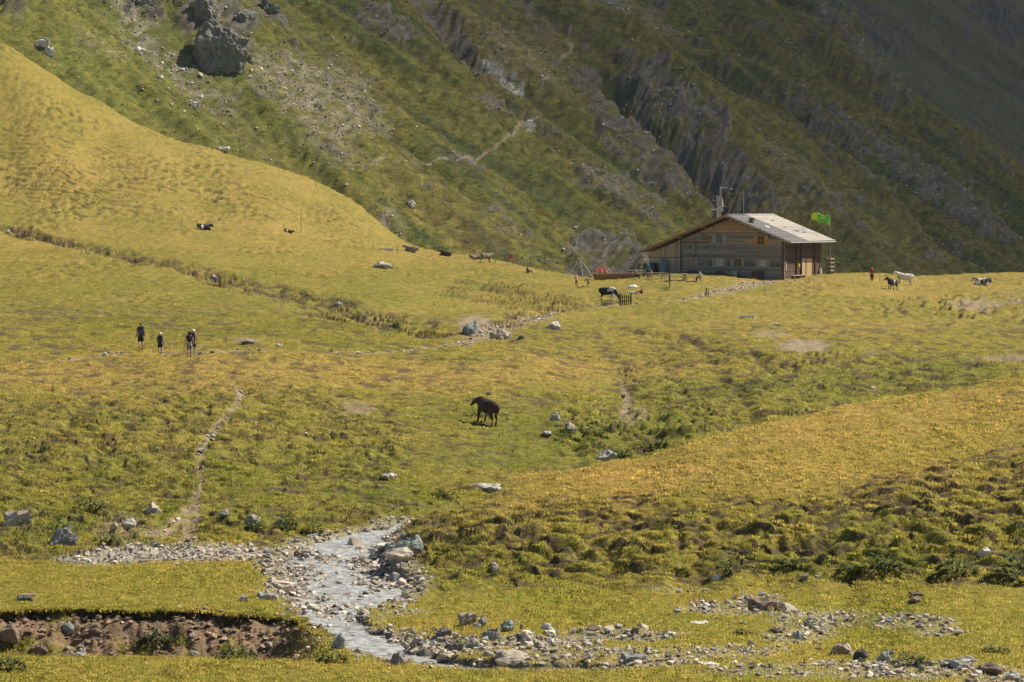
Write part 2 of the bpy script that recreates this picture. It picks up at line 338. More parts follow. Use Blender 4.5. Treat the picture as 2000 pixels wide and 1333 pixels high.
def soil_shade_mask(m, X, Y):
    """bare earth, with shade painted in, on risers and in creases of broken turf"""
    crease = sm(.46, .26, m['cush'] + .10 * per(X / .5, Y / .5, 225)) * sm(.06, .22, m['amp']) * m['edge']  # creases darkened for their shade as well as for soil
    ris1 = sm(-.01, .01, m['fq']) * sm(.19, .10, m['fq']) * m['patch'] * sm(.1, .5, m['st1'])
    ris2 = sm(.0, .015, m['f2']) * sm(.13, .07, m['f2']) * m['patch2'] * sm(.2, .6, m['st2'])
    ris2 = np.maximum(ris2, sm(.0, .03, m['f3']) * sm(.2, .1, m['f3']) * m['patch3'] * sm(.2, .6, m['htp']) * .6)
    sg = Y - np.interp(X, [p[0] for p in RAVINE], [p[1] for p in RAVINE])
    ris2 = np.maximum(ris2, m['rav'] * sm(.0, .5, sg) * sm(4.5, 2.0, sg) * sm(-.12, .12, fbm(X / 4, Y / 12, 227, 3)) * .95)
    rsoil = sm(.05, .3, fbm(X / 2.4, Y / 4, 223, 3)) * np.maximum(m['rav'], .8 * np.maximum(m['rav2'], m['rav3']))
    bare = sm(.25, .5, fbm(X / 1.8, Y / 2.2, 221, 3) + .12 * m['mnd'] - .05 + .22 * m['mnd'] * sm(1200, 850, m['px'])) * np.maximum(m['mnd'] * .7, m['lbk'] * .5)
    return np.clip(np.maximum.reduce([crease * .85, ris1 * .9, ris2, bare * .7, rsoil * .75]), 0, 1)
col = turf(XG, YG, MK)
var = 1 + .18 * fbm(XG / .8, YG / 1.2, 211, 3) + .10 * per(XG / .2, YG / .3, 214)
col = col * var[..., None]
def mix(c, k, m): return c * (1 - m[..., None]) + k * m[..., None]
SO = soil_shade_mask(MK, XG, YG)
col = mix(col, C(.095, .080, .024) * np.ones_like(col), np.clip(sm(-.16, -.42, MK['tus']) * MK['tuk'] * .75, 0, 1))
soilv = SOIL * (1 + .5 * fbm(XG / .7, YG / .7, 231, 3))[..., None]
col = mix(col, soilv, SO)
# patches of pale bare ground with grit
_BN = .7 * fbm(XG / .9, YG / 1.4, 241, 3)
def blob(bx, by, rx, ry, s=1, y0=0):
    d = ((MK['px'] - bx) / rx) ** 2 + ((MK['py'] - by) / ry) ** 2
    return s * sm(1.3, .3, d + _BN) * (YG > y0)
grit = np.maximum.reduce([blob(1570,677,55,14,.9,150), blob(1500,655,50,9,.6,150), blob(1910,600,60,12,.7,150), blob(1990,592,40,6,.7,150), blob(930,635,40,18,.9,180), blob(960,655,30,12,.9,180),
                          blob(850,655,45,6,.8,180), blob(280,507,28,7,.0,180), blob(480,665,26,7,.6,150), blob(1240,820,30,25,.4,130), blob(700,800,40,10,.6,130), blob(240,1040,60,30,.4,110), blob(1700,690,22,9,.3,150),
                          blob(1960,700,60,6,.6,150)])
col = mix(col, C(.27, .205, .135) * (1 + .3 * fbm(XG / .5, YG / .6, 243, 2))[..., None], np.clip(grit, 0, 1))
col = mix(col, PATHC * (1 + .25 * fbm(XG / .4, YG / .5, 245, 2))[..., None], np.clip(MK['pth'] * (.62 + 1.0 * fbm(XG / .9, YG / 1.4, 246, 2)), 0, 1))
dgrav = pmask(MK['px'], MK['py'], [(100,1098),(250,1074),(480,1068),(540,1078),(510,1092),(300,1096),(180,1104)], 7)
gstrip = np.maximum.reduce([blob(1420,1190,110,14,.8), blob(1480,1178,60,20,.8), blob(1600,1210,110,22,.75), blob(1780,1215,90,18,.75), blob(1830,1235,60,10,.8), blob(1330,1150,80,10,.35), blob(1240,1290,130,20,.8), blob(1130,1280,140,22,.7),
                            blob(1400,1275,130,14,.7), blob(1560,1240,80,20,.7), blob(1780,1310,180,22,.8), blob(1950,1325,90,20,.8), blob(1650,1310,80,20,.6), blob(790,1195,60,8,.5), blob(1560,1310,200,18,.5)]) * (YG < 104)
rubg = np.clip(MK['rub'] * 1.0, 0, 1)
gm = np.clip(np.maximum.reduce([dgrav, .75 * gstrip * (.6 + .8 * fbm(XG / .8, YG / .9, 251, 3)), rubg * .8]), 0, 1)
bank_gr = (1 - sm(.15, .9, MK['ds'] - MK['sw'] + .4 * fbm(XG / .7, YG / .8, 255, 2))) * (YG < 127) * (MK['px'] < 1300)
gm = np.maximum(gm, np.clip(bank_gr, 0, 1) * np.where((YG < 100.5) & (MK['ch'] < .5), .15, .6))
turf_edge = sm(.05, .3, MK['ch']) * sm(.95, .7, MK['ch']) * (YG < 100.5)
col = mix(col, soilv, np.clip(turf_edge, 0, 1))
gcol = GRAV * (1 + .45 * fbm(XG / .25, YG / .3, 253, 3))[..., None]
col = mix(col, gcol, gm)
col = mix(col, WETG * (1 + .5 * fbm(XG / .3, YG / .35, 257, 2))[..., None], np.clip(MK['ch'], 0, 1) * .8)
gs = np.clip(MK['gsoil'] * (1 - .9 * sm(.05, .35, fbm(XG / 1.6, YG / 1.2, 261, 3) - .10 * sm(1.2, .4, MK['t']) + .10 * sm(1.4, 2.6, MK['t']))), 0, 1)
gsc = (C(.205, .135, .082) * (1 + .4 * fbm(XG / .5, YG / .5, 263, 3))[..., None])
lip_shade = sm(.42, .18, MK['t'])[..., None]
gsc = gsc * (1 - lip_shade) + C(.06, .04, .026) * lip_shade     # dark topsoil under the turf, with the lip's shadow painted in
col = mix(col, gsc, gs)
col = np.clip(col, .01, .9)
BARE = np.clip(np.maximum.reduce([SO, grit, MK['pth'], gm, MK['ch'], gs]), 0, 1)

# ------------------------------------------------------------------ materials
MATS = {}
def nodes(m):
    m.use_nodes = True; t = m.node_tree; t.nodes.clear(); return t, t.nodes, t.links
def ground_mat(name, attr='col', s1=2.2, s2=9.0, amt=.35, bump=.25, bdist=.06, ani=(1, 1, 1), rough=.95):
    m = bpy.data.materials.new(name); t, N, L = nodes(m)
    out = N.new('ShaderNodeOutputMaterial'); b = N.new('ShaderNodeBsdfPrincipled'); L.new(b.outputs[0], out.inputs[0])
    b.inputs['Roughness'].default_value = rough; b.inputs['Specular IOR Level'].default_value = .12
    a = N.new('ShaderNodeAttribute'); a.attribute_name = attr
    g = N.new('ShaderNodeNewGeometry'); mp = N.new('ShaderNodeMapping'); mp.inputs['Scale'].default_value = ani
    L.new(g.outputs['Position'], mp.inputs[0])
    n1 = N.new('ShaderNodeTexNoise'); n1.inputs['Scale'].default_value = s1; n1.inputs['Detail'].default_value = 5; n1.inputs['Roughness'].default_value = .7
    n2 = N.new('ShaderNodeTexNoise'); n2.inputs['Scale'].default_value = s2; n2.inputs['Detail'].default_value = 3; n2.inputs['Roughness'].default_value = .7
    L.new(mp.outputs[0], n1.inputs[0]); L.new(mp.outputs[0], n2.inputs[0])
    ad = N.new('ShaderNodeMath'); ad.operation = 'ADD'; L.new(n1.outputs[0], ad.inputs[0]); L.new(n2.outputs[0], ad.inputs[1])
    mr = N.new('ShaderNodeMapRange'); mr.inputs[1].default_value = .7; mr.inputs[2].default_value = 1.3; mr.inputs[3].default_value = 1 - amt; mr.inputs[4].default_value = 1 + amt
    L.new(ad.outputs[0], mr.inputs[0])
    mu = N.new('ShaderNodeVectorMath'); mu.operation = 'SCALE'; L.new(a.outputs['Color'], mu.inputs[0]); L.new(mr.outputs[0], mu.inputs['Scale'])
    L.new(mu.outputs[0], b.inputs['Base Color'])
    bp = N.new('ShaderNodeBump'); bp.inputs['Strength'].default_value = bump; bp.inputs['Distance'].default_value = bdist
    L.new(ad.outputs[0], bp.inputs['Height']); L.new(bp.outputs[0], b.inputs['Normal'])
    return m
m_meadow = ground_mat('turf_and_soil', s1=1.6, s2=7.0, amt=.30, bump=.6, bdist=.10)
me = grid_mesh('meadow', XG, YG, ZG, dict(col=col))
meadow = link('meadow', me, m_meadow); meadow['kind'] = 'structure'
meadow['label'] = 'rolling yellow green alpine pasture with broken turf banks'
print('meadow', round(time.time() - T0, 1))

# ------------------------------------------------------------------ stream water
_L = np.array(ST_XY); seg = np.concatenate([[0], np.cumsum(np.hypot(*np.diff(_L, axis=0).T))])
sN = np.arange(seg[4], seg[-1] - .5, .18)
cx_, cy_ = np.interp(sN, seg, _L[:, 0]), np.interp(sN, seg, _L[:, 1]); cw_ = np.interp(sN, seg, ST_W)
kk = np.ones(15) / 15
cxs = np.convolve(np.pad(cx_, 7, mode='edge'), kk, 'valid'); cys = np.convolve(np.pad(cy_, 7, mode='edge'), kk, 'valid')
tx, ty = np.gradient(cxs), np.gradient(cys); ln = np.hypot(tx, ty); nx, ny = -ty / ln, tx / ln
lev = base(1000 + cxs / cys * FPX, cys) - .24
lev = np.minimum.accumulate(np.convolve(np.pad(lev, 20, mode='edge'), np.ones(41) / 41, 'valid'))
off = np.linspace(-1.12, 1.12, 41)
WX = cxs[:, None] + nx[:, None] * off * cw_[:, None]; WY = cys[:, None] + ny[:, None] * off * cw_[:, None]
WZ = lev[:, None] + .018 * per(WX / .35, WY / .5, 301) + .014 * per(WX / .16, WY / .2, 302)
LEVEL = (cxs, cys, lev)
mw = bpy.data.materials.new('stream_water'); t, N, L = nodes(mw)
out = N.new('ShaderNodeOutputMaterial'); b = N.new('ShaderNodeBsdfPrincipled'); L.new(b.outputs[0], out.inputs[0])
b.inputs['Roughness'].default_value = .35; b.inputs['Specular IOR Level'].default_value = .3; b.inputs['IOR'].default_value = 1.33
g = N.new('ShaderNodeNewGeometry'); n1 = N.new('ShaderNodeTexNoise'); n1.inputs['Scale'].default_value = 3.0; n1.inputs['Detail'].default_value = 6; n1.inputs['Roughness'].default_value = .75
L.new(g.outputs['Position'], n1.inputs[0])
cr = N.new('ShaderNodeValToRGB'); cr.color_ramp.elements[0].position = .38; cr.color_ramp.elements[0].color = (.17, .155, .125, 1); cr.color_ramp.elements[1].position = .62; cr.color_ramp.elements[1].color = (.52, .53, .51, 1)
L.new(n1.outputs[0], cr.inputs[0]); L.new(cr.outputs[0], b.inputs['Base Color'])
bp = N.new('ShaderNodeBump'); bp.inputs['Strength'].default_value = .8; bp.inputs['Distance'].default_value = .08; L.new(n1.outputs[0], bp.inputs['Height']); L.new(bp.outputs[0], b.inputs['Normal'])
water = link('stream_water', grid_mesh('stream_water', WX, WY, WZ), mw); water['kind'] = 'structure'
water['label'] = 'shallow grey mountain stream running over stones'
# ------------------------------------------------------------------ a broad flat cloud high to the right, off the picture, that shades the far flank
def cloud():
    na, nr_ = 72, 22
    V, F = [], []
    cx, cy, zc = 0.0, 0.0, 0.0
    for side in (1, -1):
        for j in range(nr_ + 1):
            q = j / nr_
            for k in range(na):
                a = 2 * math.pi * k / na
                rad = 1 + .07 * math.sin(3 * a + 1) + .05 * math.sin(7 * a) + .03 * math.sin(13 * a + 2)
                x, y = 1150 * q * rad * math.cos(a), 1050 * q * rad * math.sin(a)
                th = 130 * (1 - sm(.66, 1.0, q)) * (1 + .22 * float(per(np.array([x / 170]), np.array([y / 170]), 881 + side)[0])) if q < .999 else 0
                V.append((x, y, side * float(th)))
    off = (nr_ + 1) * na
    for s in (0, 1):
        for j in range(nr_):
            for k in range(na):
                a, b = s * off + j * na + k, s * off + j * na + (k + 1) % na
                f = (a, b, b + na, a + na); F.append(f if s == 1 else f[::-1])
    me = bpy.data.meshes.new('cloud'); me.from_pydata(V, [], F)
    bm = bmesh.new(); bm.from_mesh(me); bmesh.ops.remove_doubles(bm, verts=bm.verts, dist=.01); bmesh.ops.recalc_face_normals(bm, faces=bm.faces); bm.to_mesh(me); bm.free()
    m = bpy.data.materials.new('cloud_vapour'); t, N, L = nodes(m); out = N.new('ShaderNodeOutputMaterial'); pv = N.new('ShaderNodeVolumePrincipled')
    pv.inputs['Color'].default_value = (.95, .95, .95, 1); pv.inputs['Density'].default_value = .0066; L.new(pv.outputs[0], out.inputs['Volume'])
    o = link('cloud', me, m); h = 900.0; t_ = h / SUNV.z
    o.location = (250 + SUNV.x * t_, 1655 + SUNV.y * t_, h)
    o['kind'] = 'stuff'; o['label'] = 'broad white cloud drifting above the valley'
    return o
cloud()
# ------------------------------------------------------------------ mountainside: an inclined valley flank with spurs, gullies and cliffs
PHI, TANA, OFS = R(55), .65, 250.0
FX, FY = math.sin(PHI), -math.cos(PHI)         # fall direction in plan
TX, TY = math.cos(PHI), math.sin(PHI)          # contour direction
def plane_d(px, py, ofs=OFS):
    a = (np.asarray(px, float) - 1000) / FPX; e = (HOR - np.asarray(py, float)) / FPX
    return ofs / (TANA * (-(a * FX + FY)) - e)  # distance at which a ray meets the bare flank
def plane_xy(px, py, ofs=OFS):
    d = plane_d(px, py, ofs); return (np.asarray(px) - 1000) / FPX * d, d
def plane_z(X, Y, ofs=OFS): return CZ - ofs - TANA * (X * FX + Y * FY)
def mline(pts, ofs=OFS): return [tuple(float(v) for v in plane_xy(p[0], p[1], ofs)) for p in pts]
def along(X, Y): return X * TX + Y * TY, X * FX + Y * FY     # u along the contour, v down the fall line
def flank(PX, PY, feat, seed, ofs):
    X, Y = plane_xy(PX, PY, ofs); Z = plane_z(X, Y, ofs)
    u, v = along(X, Y)
    wob = 9 * per(u / 60, v / 160, seed + 1)
    # straight runnels down the fall line at several sizes
    Z = Z + 4.2 * per((u + wob) / 34, v / 190, seed + 2) + 2.3 * per((u + wob) / 13, v / 90, seed + 3) + .55 * per((u + wob * .6) / 5.5, v / 35, seed + 4)
    Z = Z + .6 * fbm(u / 11, v / 4.5, seed + 5, 3) + .5 * per(u / 3.6, v / 1.5, seed + 6) + .9 * np.abs(per(u / 8, v / 2.2, seed + 9))
    Z = Z - .25 * sm(0, .2, per(v / 1.9 + .4 * per(u / 5, v / 5, seed + 7), u / 7, seed + 8))
    for kind, pts, amp, wd in feat:
        if kind == 'drop':      # ground falls away beyond a spur crest
            ln_ = mline(pts, ofs); q = [along(*p) for p in ln_]; q.sort(key=lambda p: p[1])
            uu = np.interp(v, [p[1] for p in q], [p[0] for p in q])
            Z = Z - amp * np.clip(u - uu + 2.0 * per(v / 16, 0 * v, seed + 12), 0, wd)
        else:
            d = seg_dist(X, Y, mline(pts, ofs)); d = d + wd * .25 * per(u / 9, v / 14, seed + 11)
            Z = Z + amp * np.exp(-np.abs(d) / wd) if kind == 'ridge' else Z - amp * np.exp(-(d / wd) ** 2)
    return X, Y, Z, u, v
MGRASS, MDARK, MTAN = C(.108, .108, .020), C(.052, .066, .016), C(.150, .116, .030)
MROCK, MROCKD, SCREE = C(.150, .128, .098), C(.048, .041, .032), C(.25, .21, .155)

FEAT = [('drop', [(1560,-170),(1640,0),(1700,95),(1760,180),(1850,235),(1930,285),(2000,332),(2120,420)], 1.3, 500),
        ('ridge', [(1280,-150),(1340,50),(1440,200),(1560,310),(1700,400),(1800,480),(1900,560)], 9, 16),
        ('ridge', [(1130,-60),(1200,60),(1330,190),(1440,300),(1560,400),(1680,520)], 7, 14),
        ('gully', [(1330,-100),(1420,60),(1520,190),(1640,300),(1760,400),(1860,520)], 7, 9),
        ('gully', [(1180,150),(1260,240),(1370,330),(1440,420)], 9, 7),
        ('gully', [(800,-60),(850,20),(900,100),(950,160),(1010,230),(1090,300)], 4.0, 5),
        ('gully', [(1000,-60),(1080,60),(1180,130)], 2.5, 8),
        ('gully', [(1480,-80),(1560,60),(1640,150),(1760,260),(1900,360),(2040,480)], 5, 8),
        ('ridge', [(700,-60),(820,100),(960,260),(1100,380),(1200,460)], 5, 16),
        ('gully', [(540,-60),(600,60),(680,180),(800,300),(900,400)], 2.0, 10),
        ('ridge', [(330,-80),(380,10),(470,60),(520,120)], 3, 8)]
ROCKS = [[(1110,115),(1160,130),(1200,190),(1230,240),(1330,330),(1400,400),(1290,370),(1230,330),(1180,270),(1140,200)],
         [(1200,120),(1260,150),(1330,200),(1390,260),(1430,310),(1500,390),(1540,420),(1420,440),(1390,380),(1350,330),(1300,290),(1240,230)],
         [(1120,360),(1180,350),(1240,390),(1260,430),(1310,480),(1260,470),(1190,420),(1130,390)],
         [(1120,460),(1180,470),(1260,500),(1300,560),(1100,560)],
         [(1600,-20),(1650,20),(1690,100),(1740,160),(1790,215),(1750,200),(1690,150),(1640,90),(1580,20)],
         [(1490,150),(1560,180),(1640,230),(1700,260),(1780,310),(1830,360),(1780,350),(1680,290),(1590,240)],
         [(1700,270),(1790,300),(1850,340),(1930,400),(1985,480),(1900,460),(1820,400),(1740,340)],
         [(230,-30),(330,-30),(345,20),(290,40),(250,30)], [(340,-30),(420,-20),(440,40),(480,60),(500,120),(470,145),(420,140),(375,100),(350,40)],
         [(430,10),(480,20),(510,40),(500,75),(460,60)], [(490,-20),(560,10),(555,45),(510,40)],
         [(740,50),(790,60),(820,100),(790,110),(755,90)], [(915,205),(980,220),(1000,250),(950,245)], [(800,-30),(860,20),(930,90),(960,150),(930,130),(870,60),(800,10)],
         [(700,20),(760,30),(760,60),(715,45)], [(1000,-10),(1060,30),(1080,80),(1030,50)], [(1280,-30),(1330,10),(1290,60),(1250,10)],
         [(1560,400),(1620,430),(1660,470),(1600,450)], [(1460,420),(1520,450),(1560,520),(1480,500),(1420,440)],
         [(0,10),(40,15),(50,40),(10,45)], [(560,90),(600,95),(590,110),(560,105)], [(1640,300),(1700,350),(1760,430),(1700,410),(1650,350)]]
def paint(PX, PY, X, Y, Z, u, v, rocks, seed, far=0.0):
    """returns albedo and rock mask"""
    n = fbm(u / 22, v / 60, seed + 21, 4); n2 = fbm(u / 12, v / 8, seed + 22, 3); n3 = fbm(u / 4.2, v / 1.9, seed + 23, 2)
    k = np.clip(.45 + .9 * n + .4 * n2, 0, 1)[..., None]
    c = MGRASS * (1 - k) + MTAN * k
    g = np.clip(sm(.0, .45, fbm((u + 9) / 12, v / 70, seed + 24, 3) + .15 * n2), 0, 1)[..., None]
    c = c * (1 - .85 * g) + MDARK * .85 * g
    h_ = np.clip(sm(.08, .4, fbm((u - 5) / 5.5, v / 55, seed + 25, 3) + .1 * n2), 0, 1)[..., None]; c = c * (1 - .5 * h_) + C(.085, .072, .04) * .5 * h_
    c = c * (1 + .6 * n3 + .3 * n2)[..., None]
    return c, n, n2, n3
def rockmask(PX, PY, u, v, rocks, seed):
    w1 = 16 * per(u / 16, v / 7, seed + 31) + 9 * per(u / 6, v / 2.5, seed + 32)
    w2 = 14 * per(u / 16, v / 7, seed + 33) + 8 * per(u / 6, v / 2.5, seed + 34)
    rk = np.zeros(PX.shape)
    for poly in rocks:
        bx = [p[0] for p in poly]; by = [p[1] for p in poly]
        sel = (PX > min(bx) - 50) & (PX < max(bx) + 50) & (PY > min(by) - 50) & (PY < max(by) + 50)
        if not sel.any(): continue
        rk[sel] = np.maximum(rk[sel], sm(-7, 7, inside((PX + w1)[sel], (PY + w2)[sel], poly)))
    return rk
NM, NMR = 900, 430
MCOL = np.concatenate([np.linspace(-420, -130, 15), np.linspace(-110, 2110, NM - 30), np.linspace(2130, 2420, 15)])
PXM, PYM = np.meshgrid(MCOL, np.linspace(640, -150, NMR))
XM, YM, ZM, um, vm = flank(PXM, PYM, FEAT, 400, OFS)
RK = rockmask(PXM, PYM, um, vm, ROCKS, 400)
small = sm(.30, .40, fbm(um / 17, vm / 9, 455, 4) - .06 * sm(1100, 500, PXM)) * .9
RK2 = np.maximum(RK, small)
strata = np.abs(per(um / 8 + .5 * per(um / 14, vm / 6, 461), vm / 2.6, 462)) + .6 * np.abs(per(um / 3.4, vm / 1.2, 463))
blocks = fbm(um / 17, vm / 6, 464, 3)
def ledges(Z, u, v, h, s):
    q = (Z + .6 * u * .25 + 2.5 * per(u / 7, v / 7, s) + .9 * per(u / 2, v / 2, s + 1)) / h; f = q - np.floor(q)
    return h * (sm(.1, .55, f) - f)
led = ledges(ZM, um, vm, 4.2, 465) * .9 + ledges(ZM, um, vm, 1.7, 467) * .8
bed = np.abs(per(um / 20 + .4 * per(um / 12, vm / 5, 468), vm / 1.9 + .10 * um, 469)) + .5 * np.abs(per(um / 7, vm / 1.0 + .08 * um, 470))
DN = RK * (3.4 * blocks + 1.5 * bed + 1.3 * np.abs(fbm(um / 11, vm / 4.5, 475, 3)) + .25 * led) + small * (.9 * bed + .7 * strata)
_nn = math.sqrt(1 + TANA * TANA)      # crags stand out square to the slope
XM = XM + DN * FX * TANA / _nn; YM = YM + DN * FY * TANA / _nn; ZM = ZM + DN / _nn
cm, n_, n2_, n3_ = paint(PXM, PYM, XM, YM, ZM, um, vm, ROCKS, 400)
lit = sm(900, 200, PXM + .6 * PYM)     # sunlit left end of the flank, its light painted in as brighter, greener grass
cm = cm * (1 - .5 * lit[..., None]) + .5 * lit[..., None] * (C(.130, .138, .024) * (1 + .5 * n2_ + .4 * n3_)[..., None])
scree = np.zeros(PXM.shape)
for poly, s in (([(200,-20),(260,0),(330,90),(400,150),(470,190),(420,200),(320,130),(240,80)], .75), ([(480,120),(600,130),(720,190),(760,260),(640,290),(560,230),(500,180)], .75), ([(640,90),(720,130),(730,190),(640,170)], .6),
                ([(720,410),(760,420),(790,470),(740,440)], .8), ([(1170,10),(1290,60),(1330,110),(1240,90),(1160,50)], .5), ([(920,40),(1080,100),(1090,190),(980,150)], .35), ([(1480,320),(1560,380),(1620,440),(1540,430)], .4), ([(150,90),(230,110),(240,135),(180,120)], .6), ([(560,260),(660,280),(720,330),(640,320)], .4)):
    scree = np.maximum(scree, s * pmask(PXM + 14 * per(um / 13, vm / 5, 471), PYM + 14 * per(um / 13, vm / 5, 472), poly, 22))
sc = np.clip(scree * sm(-.35, .25, fbm(um / 5.5, vm / 2.4, 473, 3)), 0, 1)
cm = mix(cm, SCREE * (1 + .5 * fbm(um / 2.4, vm / 1.0, 474, 2))[..., None], sc)
strata = .35 * strata + 1.2 * bed
rc = MROCKD * (1 - np.clip(strata * 1.1 + .3 * fbm(um / 5, vm / 2, 481, 2) + .2, 0, 1))[..., None] + MROCK * np.clip(strata * 1.1 + .3 * fbm(um / 5, vm / 2, 481, 2) + .2, 0, 1)[..., None]
moss = sm(-.05, .22, fbm(um / 9.0, vm / 2.6, 482, 4))
cm = mix(cm, rc, np.clip(RK2 * (1 - .88 * moss), 0, 1))
tr = np.zeros(PXM.shape)
for pts, wd in (([(900,322),(940,305),(985,292),(1010,268),(1030,240),(1060,230)], 3.0), ([(1085,118),(1105,100),(1118,85),(1105,75),(1115,62)], 2.6), ([(820,322),(900,322)], 1.5), ([(1058,178),(1072,165)], 3), ([(680,330),(740,328),(820,322)], 1.2),
                ([(1120,8),(1145,0)], 3)):
    tr = np.maximum(tr, sm(wd * 1.5, wd * .6, seg_dist(PXM, PYM, pts) + 1.5 * per(um / 2, vm / 2, 491)))
cm = mix(cm, C(.27, .22, .15), tr * .8)
fall = np.zeros(PXM.shape)
for pts, wd in (([(945,115),(970,130),(1005,165),(1020,165)], 5), ([(930,150),(990,215),(1040,245)], 6), ([(1190,40),(1235,80)], 4)):
    fall = np.maximum(fall, sm(wd * 1.6, wd * .5, seg_dist(PXM, PYM, pts) + 3 * per(um / 1.5, vm / 1.5, 492)))
cm = mix(cm, C(.42, .40, .37), fall * .8 * sm(-.3, .1, fbm(um / 1.2, vm / 1.2, 493, 2)))
cm = np.clip(cm, .01, .8)
m_mount = ground_mat('alpine_flank', s1=.45, s2=2.6, amt=.55, bump=.8, bdist=.5)
mount = link('mountainside', grid_mesh('mountainside', XM, YM, ZM, dict(col=cm)), m_mount); mount['kind'] = 'structure'
mount['label'] = 'steep grassy mountainside with spurs, gullies and dark cliffs'
# the farther flank beyond the spur
OF2 = 420.0
PX2, PY2 = np.meshgrid(np.linspace(1440, 2420, 380), np.linspace(520, -140, 250))
X2, Y2, Z2, u2, v2 = flank(PX2, PY2, [('ridge', [(1700,-80),(1740,0),(1830,60),(1920,110),(2000,170),(2150,270)], 14, 22), ('gully', [(1850,-80),(1950,60),(2100,170)], 8, 14)], 700, OF2)
rk2 = rockmask(PX2, PY2, u2, v2, [[(1880,-20),(1960,0),(2000,40),(2060,90),(1960,70),(1900,30)], [(1650,30),(1760,60),(1780,110),(1700,100)]], 700)
sm2 = sm(.2, .4, fbm(u2 / 26, v2 / 12, 755, 4)) * .8
st2_ = np.abs(per(u2 / 11, v2 / 3.4, 762)) + .5 * np.abs(per(u2 / 4.5, v2 / 1.6, 763))
Z2 = Z2 + rk2 * (3 * st2_ + 4 * fbm(u2 / 9, v2 / 9, 764, 2)) + sm2 * 1.5 * st2_
c2, *_ = paint(PX2, PY2, X2, Y2, Z2, u2, v2, None, 700)
c2 = mix(c2 * .85, C(.085, .078, .062) * (1 + .4 * fbm(u2 / 9, v2 / 3, 771, 3))[..., None], np.clip(np.maximum(rk2, sm2) + .35, 0, 1))
far = link('mountain_beyond', grid_mesh('mountain_beyond', X2, Y2, Z2, dict(col=np.clip(c2, .01, .8))), m_mount); far['kind'] = 'structure'
far['label'] = 'dark stony mountain flank beyond the grassy spur'
PYM_PROJ = HOR - (ZM - CZ) / YM * FPX; PXM_PROJ = 1000 + XM / YM * FPX
def mhit(px, py):
    """point of the mountainside seen at that bearing and level"""
    k = int(np.argmin(np.abs(MCOL - px)))
    c = PYM_PROJ[:, k]; r = int(np.argmax(c <= py))
    return Vector((XM[r, k], YM[r, k], ZM[r, k]))
print('mountain', round(time.time() - T0, 1))
# ------------------------------------------------------------------ object helpers
def tag(o, label, cat, group=None, kind=None):
    o['label'] = label
    if cat: o['category'] = cat
    if group: o['group'] = group
    if kind: o['kind'] = kind
    return o
def empty(name, loc, rz=0.0):
    o = bpy.data.objects.new(name, None); o.empty_display_size = .2; COL.objects.link(o)
    o.location = loc; o.rotation_euler = (0, 0, rz); return o
def mat(name, colr, rough=.8, noise=.25, scale=6.0, bump=.0, spec=.3, emit=None, stretch=(1, 1, 1), vary=0.0):
    if name in MATS: return MATS[name]
    m = bpy.data.materials.new(name); t, N, L = nodes(m)
    out = N.new('ShaderNodeOutputMaterial'); b = N.new('ShaderNodeBsdfPrincipled'); L.new(b.outputs[0], out.inputs[0])
    b.inputs['Roughness'].default_value = rough; b.inputs['Specular IOR Level'].default_value = spec
    tc = N.new('ShaderNodeTexCoord'); mp = N.new('ShaderNodeMapping'); mp.inputs['Scale'].default_value = stretch; L.new(tc.outputs['Object'], mp.inputs[0])
    n = N.new('ShaderNodeTexNoise'); n.inputs['Scale'].default_value = scale; n.inputs['Detail'].default_value = 5; n.inputs['Roughness'].default_value = .65
    L.new(mp.outputs[0], n.inputs[0])
    mr = N.new('ShaderNodeMapRange'); mr.inputs[1].default_value = .3; mr.inputs[2].default_value = .7; mr.inputs[3].default_value = 1 - noise; mr.inputs[4].default_value = 1 + noise
    L.new(n.outputs[0], mr.inputs[0]); src = mr.outputs[0]
    if vary:
        oi = N.new('ShaderNodeObjectInfo'); m2 = N.new('ShaderNodeMapRange'); m2.inputs[3].default_value = 1 - vary; m2.inputs[4].default_value = 1 + vary
        L.new(oi.outputs['Random'], m2.inputs[0]); mm = N.new('ShaderNodeMath'); mm.operation = 'MULTIPLY'; L.new(src, mm.inputs[0]); L.new(m2.outputs[0], mm.inputs[1]); src = mm.outputs[0]
    rgb = N.new('ShaderNodeRGB'); rgb.outputs[0].default_value = (*colr, 1)
    sc_ = N.new('ShaderNodeVectorMath'); sc_.operation = 'SCALE'; L.new(rgb.outputs[0], sc_.inputs[0]); L.new(src, sc_.inputs['Scale']); L.new(sc_.outputs[0], b.inputs['Base Color'])
    if bump:
        bp = N.new('ShaderNodeBump'); bp.inputs['Strength'].default_value = bump; bp.inputs['Distance'].default_value = .05; L.new(n.outputs[0], bp.inputs['Height']); L.new(bp.outputs[0], b.inputs['Normal'])
    MATS[name] = m; return m
